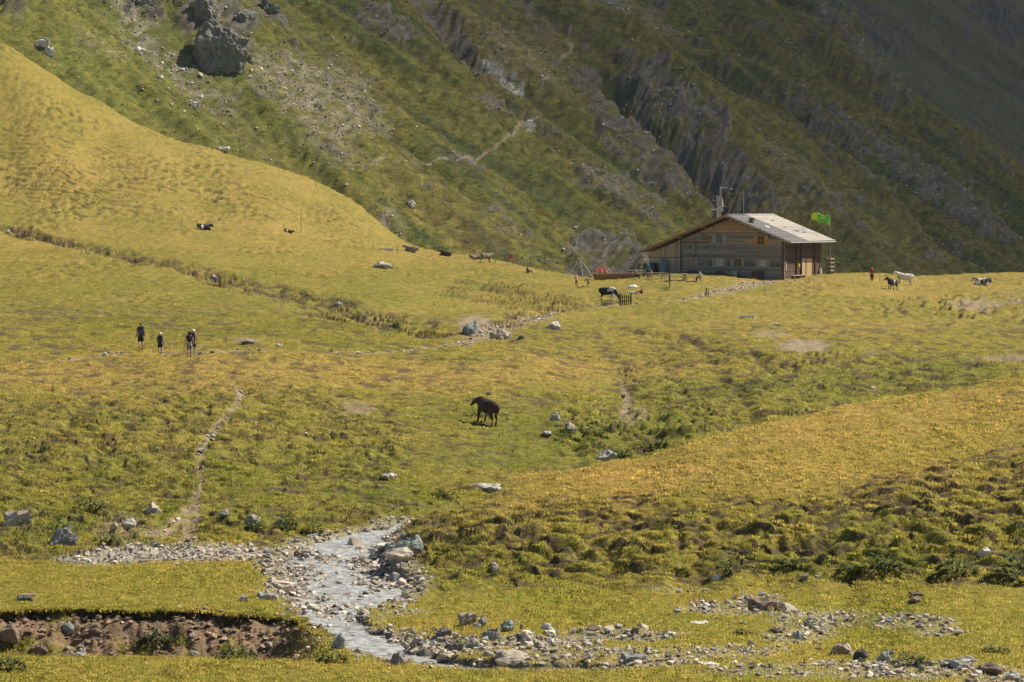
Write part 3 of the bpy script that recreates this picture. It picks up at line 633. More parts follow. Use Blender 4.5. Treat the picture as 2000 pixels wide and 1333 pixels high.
def inst_mat(name, rough=.9, spec=.15, trans=0.0, ground=False):
    """colour carried by each instance"""
    m = bpy.data.materials.new(name); t, N, L = nodes(m)
    out = N.new('ShaderNodeOutputMaterial'); b = N.new('ShaderNodeBsdfPrincipled')
    b.inputs['Roughness'].default_value = rough; b.inputs['Specular IOR Level'].default_value = spec
    a = N.new('ShaderNodeAttribute'); a.attribute_type = 'INSTANCER'; a.attribute_name = 'col'
    g = N.new('ShaderNodeNewGeometry'); n = N.new('ShaderNodeTexNoise'); n.inputs['Scale'].default_value = 11; n.inputs['Detail'].default_value = 3; L.new(g.outputs['Position'], n.inputs[0])
    mr = N.new('ShaderNodeMapRange'); mr.inputs[1].default_value = .3; mr.inputs[2].default_value = .7; mr.inputs[3].default_value = .8; mr.inputs[4].default_value = 1.2; L.new(n.outputs[0], mr.inputs[0])
    s = N.new('ShaderNodeVectorMath'); s.operation = 'SCALE'; L.new(a.outputs['Color'], s.inputs[0]); L.new(mr.outputs[0], s.inputs['Scale']); L.new(s.outputs[0], b.inputs['Base Color'])
    if ground:     # thin blades of short turf: lit through as well as on the face, along the turf they stand in
        an = N.new('ShaderNodeAttribute'); an.attribute_type = 'INSTANCER'; an.attribute_name = 'nrm'
        ng = N.new('ShaderNodeVectorMath'); ng.operation = 'SCALE'; ng.inputs['Scale'].default_value = -1.0; L.new(an.outputs['Vector'], ng.inputs[0])
        df = N.new('ShaderNodeBsdfDiffuse'); tr_ = N.new('ShaderNodeBsdfTranslucent'); ash = N.new('ShaderNodeAddShader')
        L.new(s.outputs[0], df.inputs[0]); L.new(s.outputs[0], tr_.inputs[0]); L.new(an.outputs['Vector'], df.inputs['Normal']); L.new(ng.outputs[0], tr_.inputs['Normal'])
        L.new(df.outputs[0], ash.inputs[0]); L.new(tr_.outputs[0], ash.inputs[1]); L.new(ash.outputs[0], out.inputs[0]); return m
    if trans:
        tr_ = N.new('ShaderNodeBsdfTranslucent'); L.new(s.outputs[0], tr_.inputs[0]); mx = N.new('ShaderNodeMixShader'); mx.inputs[0].default_value = trans
        L.new(b.outputs[0], mx.inputs[1]); L.new(tr_.outputs[0], mx.inputs[2]); L.new(mx.outputs[0], out.inputs[0])
    else: L.new(b.outputs[0], out.inputs[0])
    return m
def scatter(name, P, scale, rotz, pick, colr, protos, material, tilt=None, nrm=None):
    """one object whose points carry small copies of the given shapes (grass, gravel: nobody could count them)"""
    n = len(P); me = bpy.data.meshes.new(name); me.vertices.add(n)
    me.vertices.foreach_set('co', np.asarray(P, np.float32).ravel())
    def at(nm, ty, key, v): me.attributes.new(nm, ty, 'POINT').data.foreach_set(key, np.asarray(v, np.float32 if ty != 'INT' else np.int32).ravel())
    at('scl', 'FLOAT_VECTOR', 'vector', scale if np.ndim(scale) == 2 else np.repeat(np.asarray(scale)[:, None], 3, 1))
    rot = np.zeros((n, 3)); rot[:, 2] = rotz
    if tilt is not None: rot[:, :2] = tilt
    at('rot', 'FLOAT_VECTOR', 'vector', rot); at('pick', 'INT', 'value', pick)
    at('col', 'FLOAT_COLOR', 'color', np.concatenate([colr, np.ones((n, 1))], 1))
    if nrm is not None: at('nrm', 'FLOAT_VECTOR', 'vector', nrm)
    o = link(name, me); me.materials.append(material)
    ng = bpy.data.node_groups.new(name + '_nodes', 'GeometryNodeTree'); N, L = ng.nodes, ng.links
    ng.interface.new_socket('Geometry', in_out='INPUT', socket_type='NodeSocketGeometry'); ng.interface.new_socket('Geometry', in_out='OUTPUT', socket_type='NodeSocketGeometry')
    gi, go = N.new('NodeGroupInput'), N.new('NodeGroupOutput')
    jn = N.new('GeometryNodeJoinGeometry')
    for pm in reversed(protos):
        po = bpy.data.objects.new(name + '_piece', pm)
        pm.materials.clear(); pm.materials.append(material)
        oi = N.new('GeometryNodeObjectInfo'); oi.inputs['Object'].default_value = po
        g2 = N.new('GeometryNodeGeometryToInstance'); L.new(oi.outputs['Geometry'], g2.inputs[0]); L.new(g2.outputs[0], jn.inputs[0])
    def na(nm, ty):
        a = N.new('GeometryNodeInputNamedAttribute'); a.data_type = ty; a.inputs[0].default_value = nm; return a.outputs[0]
    mp = N.new('GeometryNodeMeshToPoints'); L.new(gi.outputs[0], mp.inputs[0])
    ip = N.new('GeometryNodeInstanceOnPoints'); L.new(mp.outputs[0], ip.inputs['Points']); L.new(jn.outputs[0], ip.inputs['Instance'])
    ip.inputs['Pick Instance'].default_value = True; L.new(na('pick', 'INT'), ip.inputs['Instance Index'])
    L.new(na('rot', 'FLOAT_VECTOR'), ip.inputs['Rotation']); L.new(na('scl', 'FLOAT_VECTOR'), ip.inputs['Scale']); L.new(ip.outputs[0], go.inputs[0])
    md = o.modifiers.new('scatter', 'NODES'); md.node_group = ng
    o['kind'] = 'stuff'; return o

# ------------------------------------------------------------------ grass
RG = np.random.RandomState(11)
def tuft(nb, rad, h, wd, lean, seed, droop=.3):
    r = random.Random(seed); V, F = [], []
    for k in range(nb):
        a = r.uniform(0, 6.283); q = rad * math.sqrt(r.random()); x, y = q * math.cos(a), q * math.sin(a)
        ln = h * r.uniform(.55, 1.1); t = lean * r.uniform(.3, 1.2); da = a + r.uniform(-.9, .9)
        dx, dy = math.cos(da), math.sin(da); ow = r.uniform(0, 3.14); ox, oy = math.cos(ow) * wd / 2, math.sin(ow) * wd / 2
        m1 = (x + dx * ln * t * .4, y + dy * ln * t * .4, ln * .6); tip = (x + dx * ln * t, y + dy * ln * t, ln * (1 - droop * t))
        i = len(V); V += [(x - ox, y - oy, -.04), (x + ox, y + oy, -.04), (m1[0] + ox * .7, m1[1] + oy * .7, m1[2]), (m1[0] - ox * .7, m1[1] - oy * .7, m1[2]), tip]
        F += [(i, i + 1, i + 2, i + 3), (i + 3, i + 2, i + 4)]
    me = bpy.data.meshes.new('tuft'); me.from_pydata(V, [], F)
    return me
TUFTS = [tuft(18, .15, .065, .020, 1.5, 1), tuft(16, .12, .09, .016, 1.2, 2), tuft(22, .19, .05, .024, 1.7, 3), tuft(9, .10, .17, .010, .7, 4), tuft(16, .15, .07, .04, 1.6, 5)]
dX = np.hypot(np.diff(XG, axis=1)[:-1], 0); dYc = np.diff(YG, axis=0)[:, :-1]
AREA = dX * dYc
VIS = (PYG <= np.minimum.accumulate(np.minimum(PYG, 1e9), 0) + 9)[:-1, :-1] & (PYG[:-1, :-1] < 1362) & (PYG[:-1, :-1] > 60) & (PXG[:-1, :-1] > -200) & (PXG[:-1, :-1] < 2200)
TG = (np.clip(1 - BARE, 0, 1) ** 2 * (1 - sm(-.05, .02, MK['t']) * sm(.5, .35, MK['t']) * (MK['px'] < 650)))[:-1, :-1]
Yc = YG[:-1, :-1]
patchy = np.clip(.9 + .6 * fbm(XG / 1.7, YG / 2.6, 801, 3), .5, 1.4)[:-1, :-1]
def sample(weight, n):
    p = weight.ravel(); cs = np.cumsum(p); k = np.searchsorted(cs, RG.rand(n) * cs[-1]); r, c = np.unravel_index(np.clip(k, 0, p.size - 1), weight.shape)
    a, b = RG.rand(n), RG.rand(n)
    def bl(A): return (A[r, c] * (1 - a) + A[r, c + 1] * a) * (1 - b) + (A[r + 1, c] * (1 - a) + A[r + 1, c + 1] * a) * b
    return r, c, bl
PTS, SCL, PK, CO, NRM = [], [], [], [], []
_dzr = np.gradient(ZG, axis=0); _dyr = np.gradient(YG, axis=0); _dzc = np.gradient(ZG, axis=1); _dxc = np.gradient(XG, axis=1); _dyc = np.gradient(YG, axis=1); _dxr = np.gradient(XG, axis=0)
_nx = _dyc * _dzr - _dzc * _dyr; _ny = _dzc * _dxr - _dxc * _dzr; _nz = _dxc * _dyr - _dyc * _dxr
for y0, y1, n, s0 in ((60, 141, 105000, 1.0), (141, 235, 60000, 1.15), (235, 470, 36000, 1.45)):
    wgt = AREA * TG * VIS * patchy * ((Yc >= y0) & (Yc < y1)) / (Yc / 100) ** 1.0
    hump = MK['mnd'][:-1, :-1] + MK['lbk'][:-1, :-1] + MK['esb'][:-1, :-1]
    hc = np.clip(MK['amp'][:-1, :-1] * 3, 0, 1); wgt = wgt * (1 + .4 * np.clip(hump, 0, 1)) * (1 - hc * (1 - sm(.25, .55, MK['cush'][:-1, :-1])))
    r, c, bl = sample(wgt, n)
    P = np.stack([bl(XG), bl(YG), bl(ZG) - .01], 1)
    cc = np.stack([bl(turf_c) for turf_c in np.moveaxis(col, -1, 0)], 1)
    tone = 1 + .16 * RG.randn(n); straw = (RG.rand(n) < .06)[:, None]
    cc = np.clip(1.08 * cc * np.clip(tone, .5, 1.7)[:, None] * np.where(RG.rand(n)[:, None] < .22, C(.66, .84, .68), C(1.03, 1.02, 1)), .01, .6)
    cc = np.where(straw, cc * .5 + C(.40, .28, .08) * .5, cc)
    pk = RG.choice(5, n, p=[.30, .22, .22, .10, .16]); pk = np.where(straw[:, 0] & (RG.rand(n) < .6), 3, pk)
    tall = 1 + .35 * np.clip(fbm(P[:, 0] / 4, P[:, 1] / 6, 811, 2), -.6, 1.2)
    nv = np.stack([bl(_nx), bl(_ny), bl(_nz)], 1) + 0; nv /= np.linalg.norm(nv, axis=1)[:, None] + 1e-9; nv += RG.normal(0, .10, nv.shape); nv /= np.linalg.norm(nv, axis=1)[:, None]; NRM.append(nv)
    PTS.append(P); SCL.append(s0 * tall * RG.uniform(.6, 1.35, n)); PK.append(pk); CO.append(cc)
lipw = AREA * VIS * ((MK['t'] > -.28) & (MK['t'] < .03) & (MK['px'] < 660) & (YG > 88))[:-1, :-1]
r, c, bl = sample(lipw, 2600); n = 2600
PTS.append(np.stack([bl(XG), bl(YG) - .06, bl(ZG) - .02], 1)); SCL.append(RG.uniform(.8, 1.5, n)); PK.append(RG.choice([0, 1, 2, 4], n)); NRM.append(np.tile([0., -.3, .95], (n, 1)))
CO.append(np.clip(np.stack([bl(q_) for q_ in np.moveaxis(turf(XG, YG, MK), -1, 0)], 1) * RG.uniform(.6, 1.3, (n, 1)), .01, .6))
PTS, SCL, PK, CO = map(np.concatenate, (PTS, SCL, PK, CO))
grass = scatter('grass', PTS, SCL, RG.uniform(0, 6.28, len(PTS)), PK, CO, TUFTS, inst_mat('grass_blades', trans=.0, ground=True), nrm=np.concatenate(NRM))
tag(grass, 'short yellow green pasture grass covering the slopes and flats', 'grass')
print('grass', round(time.time() - T0, 1))

# ------------------------------------------------------------------ stones
def rock_mesh(seed, kind='block', n=15, bev=.05, fine=False):
    r = random.Random(seed); bm = bmesh.new()
    fl = {'block': (1, .8, .7), 'slab': (1, .7, .28), 'round': (1, .85, .6), 'wedge': (1, .7, .5)}[kind]
    for k in range(n if kind != 'round' else 17):
        z = r.uniform(-1, 1); a = r.uniform(0, 6.283); q = math.sqrt(1 - z * z)
        v = Vector((q * math.cos(a), q * math.sin(a), z))
        if kind != 'round':
            m = max(abs(v.x), abs(v.y), abs(v.z)); v = v.lerp(v / m * .8, .65) * r.uniform(.8, 1.1)
        if kind == 'wedge': v.x += .22 * v.z
        bm.verts.new((v.x * fl[0] * .5, v.y * fl[1] * .5, v.z * fl[2] * .5))
    g = bmesh.ops.convex_hull(bm, input=list(bm.verts)); bmesh.ops.delete(bm, geom=list({e for e in g['geom_unused'] + g['geom_interior'] if isinstance(e, bmesh.types.BMVert)}), context='VERTS')
    bmesh.ops.dissolve_limit(bm, angle_limit=R(9), verts=bm.verts, edges=bm.edges)
    if bev: bmesh.ops.bevel(bm, geom=[e for e in bm.edges], offset=bev, segments=1, affect='EDGES', profile=.6, clamp_overlap=True)
    if bev:
        for v in bm.verts: v.co += Vector((r.uniform(-1, 1), r.uniform(-1, 1), r.uniform(-1, 1))) * .018
    if fine:
        bmesh.ops.triangulate(bm, faces=bm.faces); bmesh.ops.subdivide_edges(bm, edges=bm.edges, cuts=1, use_grid_fill=True, smooth=.25)
        bmesh.ops.triangulate(bm, faces=bm.faces); bmesh.ops.subdivide_edges(bm, edges=[e for e in bm.edges if e.calc_length() > .09], cuts=1, use_grid_fill=True)
        bm.normal_update(); cs = [v.co.copy() for v in bm.verts]; a_ = np.array(cs)
        d1 = per(a_[:, 0] * 5 + seed, a_[:, 1] * 5 + a_[:, 2] * 7, 5) * .05 + per(a_[:, 0] * 3 + a_[:, 1] * 2, a_[:, 2] * 16 + seed, 6) * .035 + per(a_[:, 0] * 14, a_[:, 1] * 14 + a_[:, 2] * 11 + seed, 7) * .022
        for v, d_ in zip(bm.verts, d1): v.co += v.normal * float(d_)
    # unit extents, resting on z = 0
    lo = [min(v.co[k] for v in bm.verts) for k in range(3)]; hi = [max(v.co[k] for v in bm.verts) for k in range(3)]
    for v in bm.verts:
        v.co = Vector(((v.co.x - lo[0]) / (hi[0] - lo[0]) - .5, (v.co.y - lo[1]) / (hi[1] - lo[1]) - .5, (v.co.z - lo[2]) / (hi[2] - lo[2])))
    me = bpy.data.meshes.new('stone'); bm.to_mesh(me); bm.free(); return me
def stone_mat(nm, c, lich=.5):
    m = bpy.data.materials.new(nm); t, N, L = nodes(m)
    out = N.new('ShaderNodeOutputMaterial'); b = N.new('ShaderNodeBsdfPrincipled'); L.new(b.outputs[0], out.inputs[0]); b.inputs['Roughness'].default_value = .85; b.inputs['Specular IOR Level'].default_value = .25
    g = N.new('ShaderNodeNewGeometry'); n1 = N.new('ShaderNodeTexNoise'); n1.inputs['Scale'].default_value = 2.3; n1.inputs['Detail'].default_value = 7; n1.inputs['Roughness'].default_value = .7; L.new(g.outputs['Position'], n1.inputs[0])
    mp = N.new('ShaderNodeMapping'); mp.inputs['Scale'].default_value = (2, 2, 14); L.new(g.outputs['Position'], mp.inputs[0]); n2 = N.new('ShaderNodeTexNoise'); n2.inputs['Scale'].default_value = 1.5; n2.inputs['Detail'].default_value = 4; L.new(mp.outputs[0], n2.inputs[0])
    cr = N.new('ShaderNodeValToRGB'); e = cr.color_ramp.elements; e[0].position = .33; e[0].color = (c[0] * .45, c[1] * .45, c[2] * .42, 1); e[1].position = .68; e[1].color = (min(c[0] * 1.35, .8), min(c[1] * 1.33, .8), min(c[2] * 1.28, .8), 1)
    e2 = e.new(.5); e2.color = (*c, 1)
    ad = N.new('ShaderNodeMath'); ad.operation = 'MULTIPLY_ADD'; ad.inputs[1].default_value = .4; L.new(n2.outputs[0], ad.inputs[0])
    ms = N.new('ShaderNodeMath'); ms.operation = 'MULTIPLY'; ms.inputs[1].default_value = .6; L.new(n1.outputs[0], ms.inputs[0]); L.new(ms.outputs[0], ad.inputs[2])
    oi = N.new('ShaderNodeObjectInfo'); mr = N.new('ShaderNodeMapRange'); mr.inputs[3].default_value = .75; mr.inputs[4].default_value = 1.25; L.new(oi.outputs['Random'], mr.inputs[0])
    L.new(ad.outputs[0], cr.inputs[0]); s = N.new('ShaderNodeVectorMath'); s.operation = 'SCALE'; L.new(cr.outputs[0], s.inputs[0]); L.new(mr.outputs[0], s.inputs['Scale']); L.new(s.outputs[0], b.inputs['Base Color'])
    bp = N.new('ShaderNodeBump'); bp.inputs['Strength'].default_value = .7; bp.inputs['Distance'].default_value = .06; L.new(ad.outputs[0], bp.inputs['Height']); L.new(bp.outputs[0], b.inputs['Normal'])
    return m
STM = {k: stone_mat('stone_' + k, c) for k, c in dict(beige=(.43, .36, .28), grey=(.33, .305, .265), green=(.25, .27, .235), white=(.58, .53, .46), brown=(.20, .15, .105), dark=(.13, .115, .10), blue=(.36, .39, .37)).items()}
RMESH = {}
def rmesh(kind, v, colr, fine=False):
    key = (kind, v % 5, colr, fine)
    if key not in RMESH:
        me = rock_mesh(100 + v % 5 * 7 + len(kind), kind, fine=fine); me.materials.append(STM[colr]); RMESH[key] = me
    return RMESH[key]
RV = random.Random(3)
def stone(px, py, wpx, hpx, colr, label, kind='block', name='boulder', cat='boulder', group=None, yaw=None, tilt=(0, 0), sink=.12, depth=.75, on=None, y0=0):
    p = on(px, py) if on else hit(px, py, y0)
    k = p.y / FPX; wm, hm = wpx * k, hpx * k
    if sink > 0: sink = max(sink, dict(slab=.9, round=.45, wedge=.35).get(kind, .25))
    o = bpy.data.objects.new(name, rmesh(kind, RV.randrange(5), colr, True)); COL.objects.link(o)
    o.scale = (wm, wm * depth, hm * (1 + sink)); o.location = (p.x, p.y, p.z - hm * sink)
    o.rotation_euler = (tilt[0], tilt[1], RV.uniform(-.5, .5) if yaw is None else yaw)
    tag(o, label, cat, group); return o
B = stone
B(35,1034,58,40,'beige','large pale boulder with a flat top beside a long leaning slab')
B(96,1060,52,44,'grey','long pale grey slab leaning down the grass bank next to the large pale boulder','slab',tilt=(0,.62),yaw=.2,depth=.5)
B(300,1004,33,25,'beige','rounded beige boulder alone on the grassy slope above the gravel','round')
B(252,1034,30,20,'grey','grey boulder with a dark hollow under it in the lush bank'); B(222,1042,16,16,'beige','small pointed stone next to the grey boulder in the bank','wedge')
B(437,1009,23,14,'grey','grey stone lying beside the trodden slope track above the gravel'); B(491,1022,34,15,'beige','thin pale slab tilted on the slope above the stream bank','slab',tilt=(0,.3))
B(552,1150,55,20,'beige','low pale dome of rock at the grassy edge of the stream','round'); B(522,1170,46,13,'grey','flat grey slab lying on the terrace edge beside the stream','slab')
B(476,1176,19,13,'white','bright white stone on the turf above the eroded bank'); B(345,1104,15,6,'white','white flat stone on the level terrace grass','slab')
B(48,1172,40,8,'dark','dark flat slab at the bottom of a small pile on the terrace','slab'); B(55,1166,36,7,'brown','brown flat slab on top of a small pile on the terrace','slab',sink=-.3)
B(132,1238,27,26,'green','grey green boulder stuck in the eroded earth bank just under the turf',y0=92); B(18,1250,46,34,'brown','big brown block of earth and stone in the eroded bank',y0=91)
B(74,1283,38,28,'brown','dark brown boulder low in the eroded earth bank',y0=90); B(160,1287,19,28,'grey','upright grey stone low in the eroded earth bank',y0=90); B(133,1291,28,20,'brown','brown stone between the dark boulder and the upright stone',y0=90)
B(381,1286,22,17,'beige','pale oval stone at the foot of the eroded bank',kind='round',y0=88); B(344,1238,15,20,'brown','upright brown stone sticking out of the eroded bank','wedge',y0=92); B(155,1306,28,12,'grey','flat grey stone in the gully bottom','slab',y0=87)
B(800,1082,78,34,'green','grey green slab exposed at the end of the hummocky mound','slab',tilt=(0,-.25)); B(778,1098,62,26,'beige','pinkish rock face under the green slab at the mound end')
B(733,1084,15,17,'blue','upright pale slab standing in the stream','wedge'); B(734,1112,24,12,'white','white rounded stone at the stream bend beneath the mound','round'); B(1,1,1,1,'grey','x') if False else None
B(965,1118,19,22,'beige','rounded pinkish stone low on the hummocky mound','round'); B(1922,1086,26,18,'white','pale stone between bushes at the foot of the hummocky mound','round')
B(662,1268,30,32,'blue','pale green slab leaning in the lower stream','wedge',y0=86); B(688,1258,25,18,'brown','brown boulder next to the pale green slab in the lower stream',y0=86); B(777,1299,30,26,'grey','rounded grey boulder at the last bend of the stream','round',y0=84)
for px, py, w_, h_, c_, k_, lb in ((866,1244,32,20,'dark','block','dark boulder under the turf edge at the head of the rubble'),(913,1221,38,27,'beige','block','tall beige boulder at the top of the rubble row'),(940,1224,26,22,'grey','wedge','split grey stone beside the tall beige boulder'),
        (815,1258,24,18,'beige','round','pale stone set in the undercut turf bank'),(890,1274,30,20,'dark','block','dark block at the water side of the rubble'),(923,1268,34,16,'grey','slab','grey slab in the middle of the rubble row'),
        (960,1248,36,22,'grey','slab','layered grey rock in the middle of the rubble row'),(991,1234,28,24,'green','block','grey green boulder in the rubble row'),(1026,1252,28,20,'beige','round','sandy rounded boulder in the rubble row'),
        (1066,1230,24,13,'white','round','white rounded stone at the far end of the rubble row'),(1000,1287,84,20,'beige','slab','broad pale slab below the rubble row'),(872,1292,38,17,'beige','wedge','beige pointed slab beside the shallow water below the rubble')):
    B(px, py, w_, h_, c_, lb, k_, y0=84)
for px, py, w_, h_, c_, k_, lb in ((1498,1190,70,22,'brown','slab','low layered brown rock on the stony flat'),(1535,1192,50,14,'grey','slab','grey slab leaning on the layered brown rock'),(1786,1178,30,15,'brown','wedge','brown rock propping a small flat stone on the flat'),
        (1726,1292,28,24,'blue','wedge','bluish white block in the stones along the lower edge of the flat'),(1642,1280,42,26,'beige','wedge','pale angular boulder beside a dark block in the stony strip'),(1682,1290,32,24,'dark','block','dark block against the pale angular boulder'),
        (1928,1317,64,24,'brown','round','long brown boulder in the stony strip'),(1880,1306,52,26,'grey','wedge','grey wedge of rock beside the long brown boulder'),(1976,1332,44,22,'grey','block','grey block beyond the long brown boulder'),
        (1512,1236,32,10,'dark','slab','dark flat rock on the stony flat'),(1558,1248,20,18,'blue','slab','small bluish slab standing among rubble on the flat'),(1580,1228,22,22,'beige','wedge','pointed beige stone among rubble on the flat'),
        (1736,1215,18,10,'blue','wedge','bluish stone in the gravel of the flat'),(1240,1292,64,16,'grey','slab','broad grey slab on the lower gravel'),(1382,1301,42,8,'white','slab','thin white slab at the edge of the lower gravel'),(1365,1218,38,5,'white','slab','very flat white slab on the stony flat'),
        (1572,1131,17,11,'beige','block','square pale stone near the foot of the mound'),(1598,1130,14,7,'grey','block','small grey stone next to the square pale one'),(1400,1133,24,11,'white','wedge','white stone on the flat near the foot of the mound'),
        (1790,1163,34,6,'brown','slab','thin brown slab balanced on a brown rock')):
    B(px, py, w_, h_, c_, lb, k_, y0=83)
for px, py, w_, h_, c_, k_, lb, yy in ((1085,822,22,19,'grey','block','grey boulder in lush grass below the brown cow',140),(1114,838,25,13,'beige','slab','flat beige rock in lush grass under the grey boulder',140),(1068,850,21,9,'white','wedge','white stone on the slope under the brown cow',138),
        (1184,904,42,26,'grey','wedge','arched grey slab beside the creek behind the mound',138),(950,956,78,12,'grey','slab','long grey slab lying in the hollow beside the mound',128),(760,932,34,8,'white','slab','flat white stone on the green slope under the brown cow',130),
        (1080,644,32,18,'white','wedge','pale pointed rock on the bank beside the footpath',180),(977,662,50,17,'beige','slab','long pale boulder at the bottom of the eroded footpath',180),(1018,663,14,9,'dark','block','small dark rock beside the long pale boulder',180),
        (920,650,36,24,'green','slab','pale greenish slab leaning in the eroded bank above the footpath',180),(748,524,42,13,'grey','round','low grey boulder alone in the meadow under the fence line',200),(418,550,15,10,'beige','round','round pale boulder in the little ravine',180),
        (660,598,15,8,'grey','slab','grey stone in the lower part of the little ravine',180),(545,677,13,6,'white','slab','small white stone on the green slope past the hikers',150),(484,671,30,9,'grey','block','heap-like grey rock on the slope past the hikers',150),
        (16,456,9,7,'white','block','white stone at the top of the little ravine',180),(955,772,12,7,'brown','block','brown stone on the worn patch above the brown cow',140),(1705,760,14,6,'beige','slab','flat stone in the bank under the right meadow',150)):
    B(px, py, w_, h_, c_, lb, k_, y0=yy)
for px, py, w_, h_, lb in ((84,98,32,20,'white slab resting on a stone high on the grassy mountainside'),(98,108,20,14,'white stone under the white slab high on the mountainside'),(268,104,32,10,'wide white slab in the scree below the crag'),(380,215,20,20,'upright pale slab standing on the mountain grass'),
        (436,293,27,7,'white slab lying right behind the crest of the yellow hill'),(802,402,22,11,'dark edged slab on the lower mountainside'),(1003,162,14,16,'white rock beneath the pale streak on the mountainside')):
    B(px, py, w_, h_, 'white', lb, 'slab' if h_ < 15 else 'wedge', on=mhit, sink=.3)
# the big crag block
cb = bmesh.new(); bmesh.ops.create_icosphere(cb, subdivisions=5, radius=1)
for v in cb.verts:
    n = v.co.normalized(); m_ = max(abs(n.x), abs(n.y), abs(n.z)); q = n.lerp(n / m_ * .85, .55)
    f = float(per(np.array([n.x * 2.2 + 5]), np.array([n.z * 2.2 + n.y]), 61)[0]) * .22 + float(per(np.array([n.x * 6]), np.array([n.z * 6 + n.y * 3]), 62)[0]) * .12 + float(per(np.array([n.x * 14 + n.y * 5]), np.array([n.z * 14]), 64)[0]) * .06 - .12 * max(0, 1 - abs(float(per(np.array([n.x * 3 + .4 * n.z]), np.array([n.y * 2]), 63)[0])) * 8)
    v.co = q * (1 + f); v.co.z *= 1 - .25 * n.x
cme = bpy.data.meshes.new('crag'); cb.to_mesh(cme); cb.free()
for f_ in cme.polygons: f_.use_smooth = False
cp = mhit(428, 140); crag = link('crag', cme, stone_mat('crag_rock', (.19, .185, .145))); s_ = cp.y / FPX
crag.location = (cp.x, cp.y + 3, cp.z + 38 * s_); crag.scale = (56 * s_, 40 * s_, 55 * s_); crag.rotation_euler = (0, .25, .2)
tag(crag, 'huge grey green crag block standing out of the mountainside', 'crag')
for px, py, wx_, hy_, rz, lb in ((392, 42, 62, 58, 1.3, 'dark broken crag rising right above the huge block'), (335, 22, 46, 40, 2.6, 'dark crag at the upper end of the pale scree'), (470, 52, 44, 36, 4.0, 'narrow crag ledge beside the top of the huge block'), (520, 30, 40, 34, .5, 'smaller crag beyond the narrow ledge'), (270, 18, 56, 34, 5.2, 'low crag ledge where the pale scree begins'), (478, 132, 34, 26, 3.3, 'low dark rock at the foot of the huge block')):
    q = mhit(px, py); o = bpy.data.objects.new('crag', cme); COL.objects.link(o); k_ = q.y / FPX
    o.location = (q.x, q.y + 4, q.z + hy_ * .25 * k_); o.scale = (wx_ / 2 * k_, wx_ / 2.4 * k_, hy_ / 1.7 * k_); o.rotation_euler = (.2 * math.sin(rz * 3), .3 * math.cos(rz * 2), rz); tag(o, lb, 'crag')
# smaller stones one can still count, in groups
def many(n, poly, sizes, colrs, label, group, kinds=('block', 'slab', 'wedge', 'round'), name='stone', on=None, y0=0, y1=1e9, keep=None, flat=(.35, .8)):
    r = random.Random(len(label) * 7 + n); bx = [p[0] for p in poly]; by = [p[1] for p in poly]; k = 0; tries = 0
    while k < n and tries < n * 40:
        tries += 1
        px, py = r.uniform(min(bx), max(bx)), r.uniform(min(by), max(by))
        if inside(np.array([px]), np.array([py]), poly)[0] < 0: continue
        s = sizes[0] * (sizes[1] / sizes[0]) ** (r.random() ** 1.8)
        p = on(px, py) if on else hit(px, py, y0, y1)
        q = p.y / FPX; o = bpy.data.objects.new(name, rmesh(r.choice(kinds), r.randrange(5), r.choice(colrs))); COL.objects.link(o)
        h = s * r.uniform(*flat); o.scale = (s * q, s * q * r.uniform(.6, 1), h * q * 1.35); o.location = (p.x, p.y, p.z - .5 * h * q)
        o.rotation_euler = (r.uniform(-.25, .25), r.uniform(-.3, .3), r.uniform(0, 6.28)); tag(o, label, 'stone', group); k += 1
STRPOLY = [(520,1078),(600,1062),(760,1040),(790,1050),(740,1085),(815,1130),(740,1172),(620,1198),(575,1180),(600,1150),(560,1110)]
many(76, STRPOLY, (9, 36), ('beige', 'grey', 'white', 'beige'), 'pale angular stone lying in the shallow water of the wide stream', 'stones in the wide stream', y0=97, y1=121, flat=(.3, .6))
many(26, [(600,1195),(640,1195),(720,1250),(800,1290),(860,1300),(760,1305),(690,1290),(640,1240)], (8, 26), ('beige', 'grey', 'white', 'blue'), 'pale stone in the narrow lower channel of the stream', 'stones in the lower channel', y0=84, y1=98)
many(52, [(800,1235),(900,1205),(1000,1215),(1100,1215),(1250,1215),(1260,1245),(1100,1275),(950,1285),(840,1275)], (8, 28), ('beige', 'grey', 'dark', 'white', 'brown', 'green'), 'small angular stone heaped in the rubble row beside the lower stream', 'stones of the rubble row', y0=86, y1=98)
many(34, [(1350,1180),(1560,1185),(1700,1200),(1900,1210),(1850,1245),(1620,1240),(1480,1225),(1340,1205)], (6, 18), ('beige', 'grey', 'white', 'grey'), 'small pale stone strewn over the gravelly middle of the flat', 'stones strewn over the flat', y0=88, y1=103)
many(34, [(1150,1270),(1400,1255),(1600,1250),(1750,1280),(2000,1310),(2000,1333),(1500,1320),(1150,1305)], (7, 24), ('beige', 'grey', 'white', 'brown'), 'stone in the loose strip along the lower edge of the flat', 'stones of the lower strip', y0=83, y1=95)
many(28, [(0,1215),(560,1220),(620,1260),(600,1290),(0,1300)], (6, 16), ('brown', 'grey', 'beige', 'brown'), 'small stone sticking out of the eroded earth bank', 'stones in the eroded bank', y0=88, y1=96)
many(14, [(130,1092),(300,1075),(500,1070),(520,1085),(300,1096)], (6, 14), ('grey', 'beige', 'white'), 'small stone in the dry gravel strip under the grassy slope', 'stones of the dry gravel strip', y0=108, y1=122)
many(26, [(235,70),(300,80),(420,160),(430,220),(360,240),(290,215),(250,120)], (6, 17), ('white', 'beige'), 'white slab scattered on the mountain grass below the crag', 'slabs below the crag', kinds=('slab', 'wedge'), on=mhit, flat=(.35, .6))
many(10, [(450,120),(700,150),(800,420),(620,350),(480,240)], (5, 11), ('white', 'beige'), 'small pale stone dotted over the lower mountain pasture', 'stones on the mountain pasture', on=mhit)
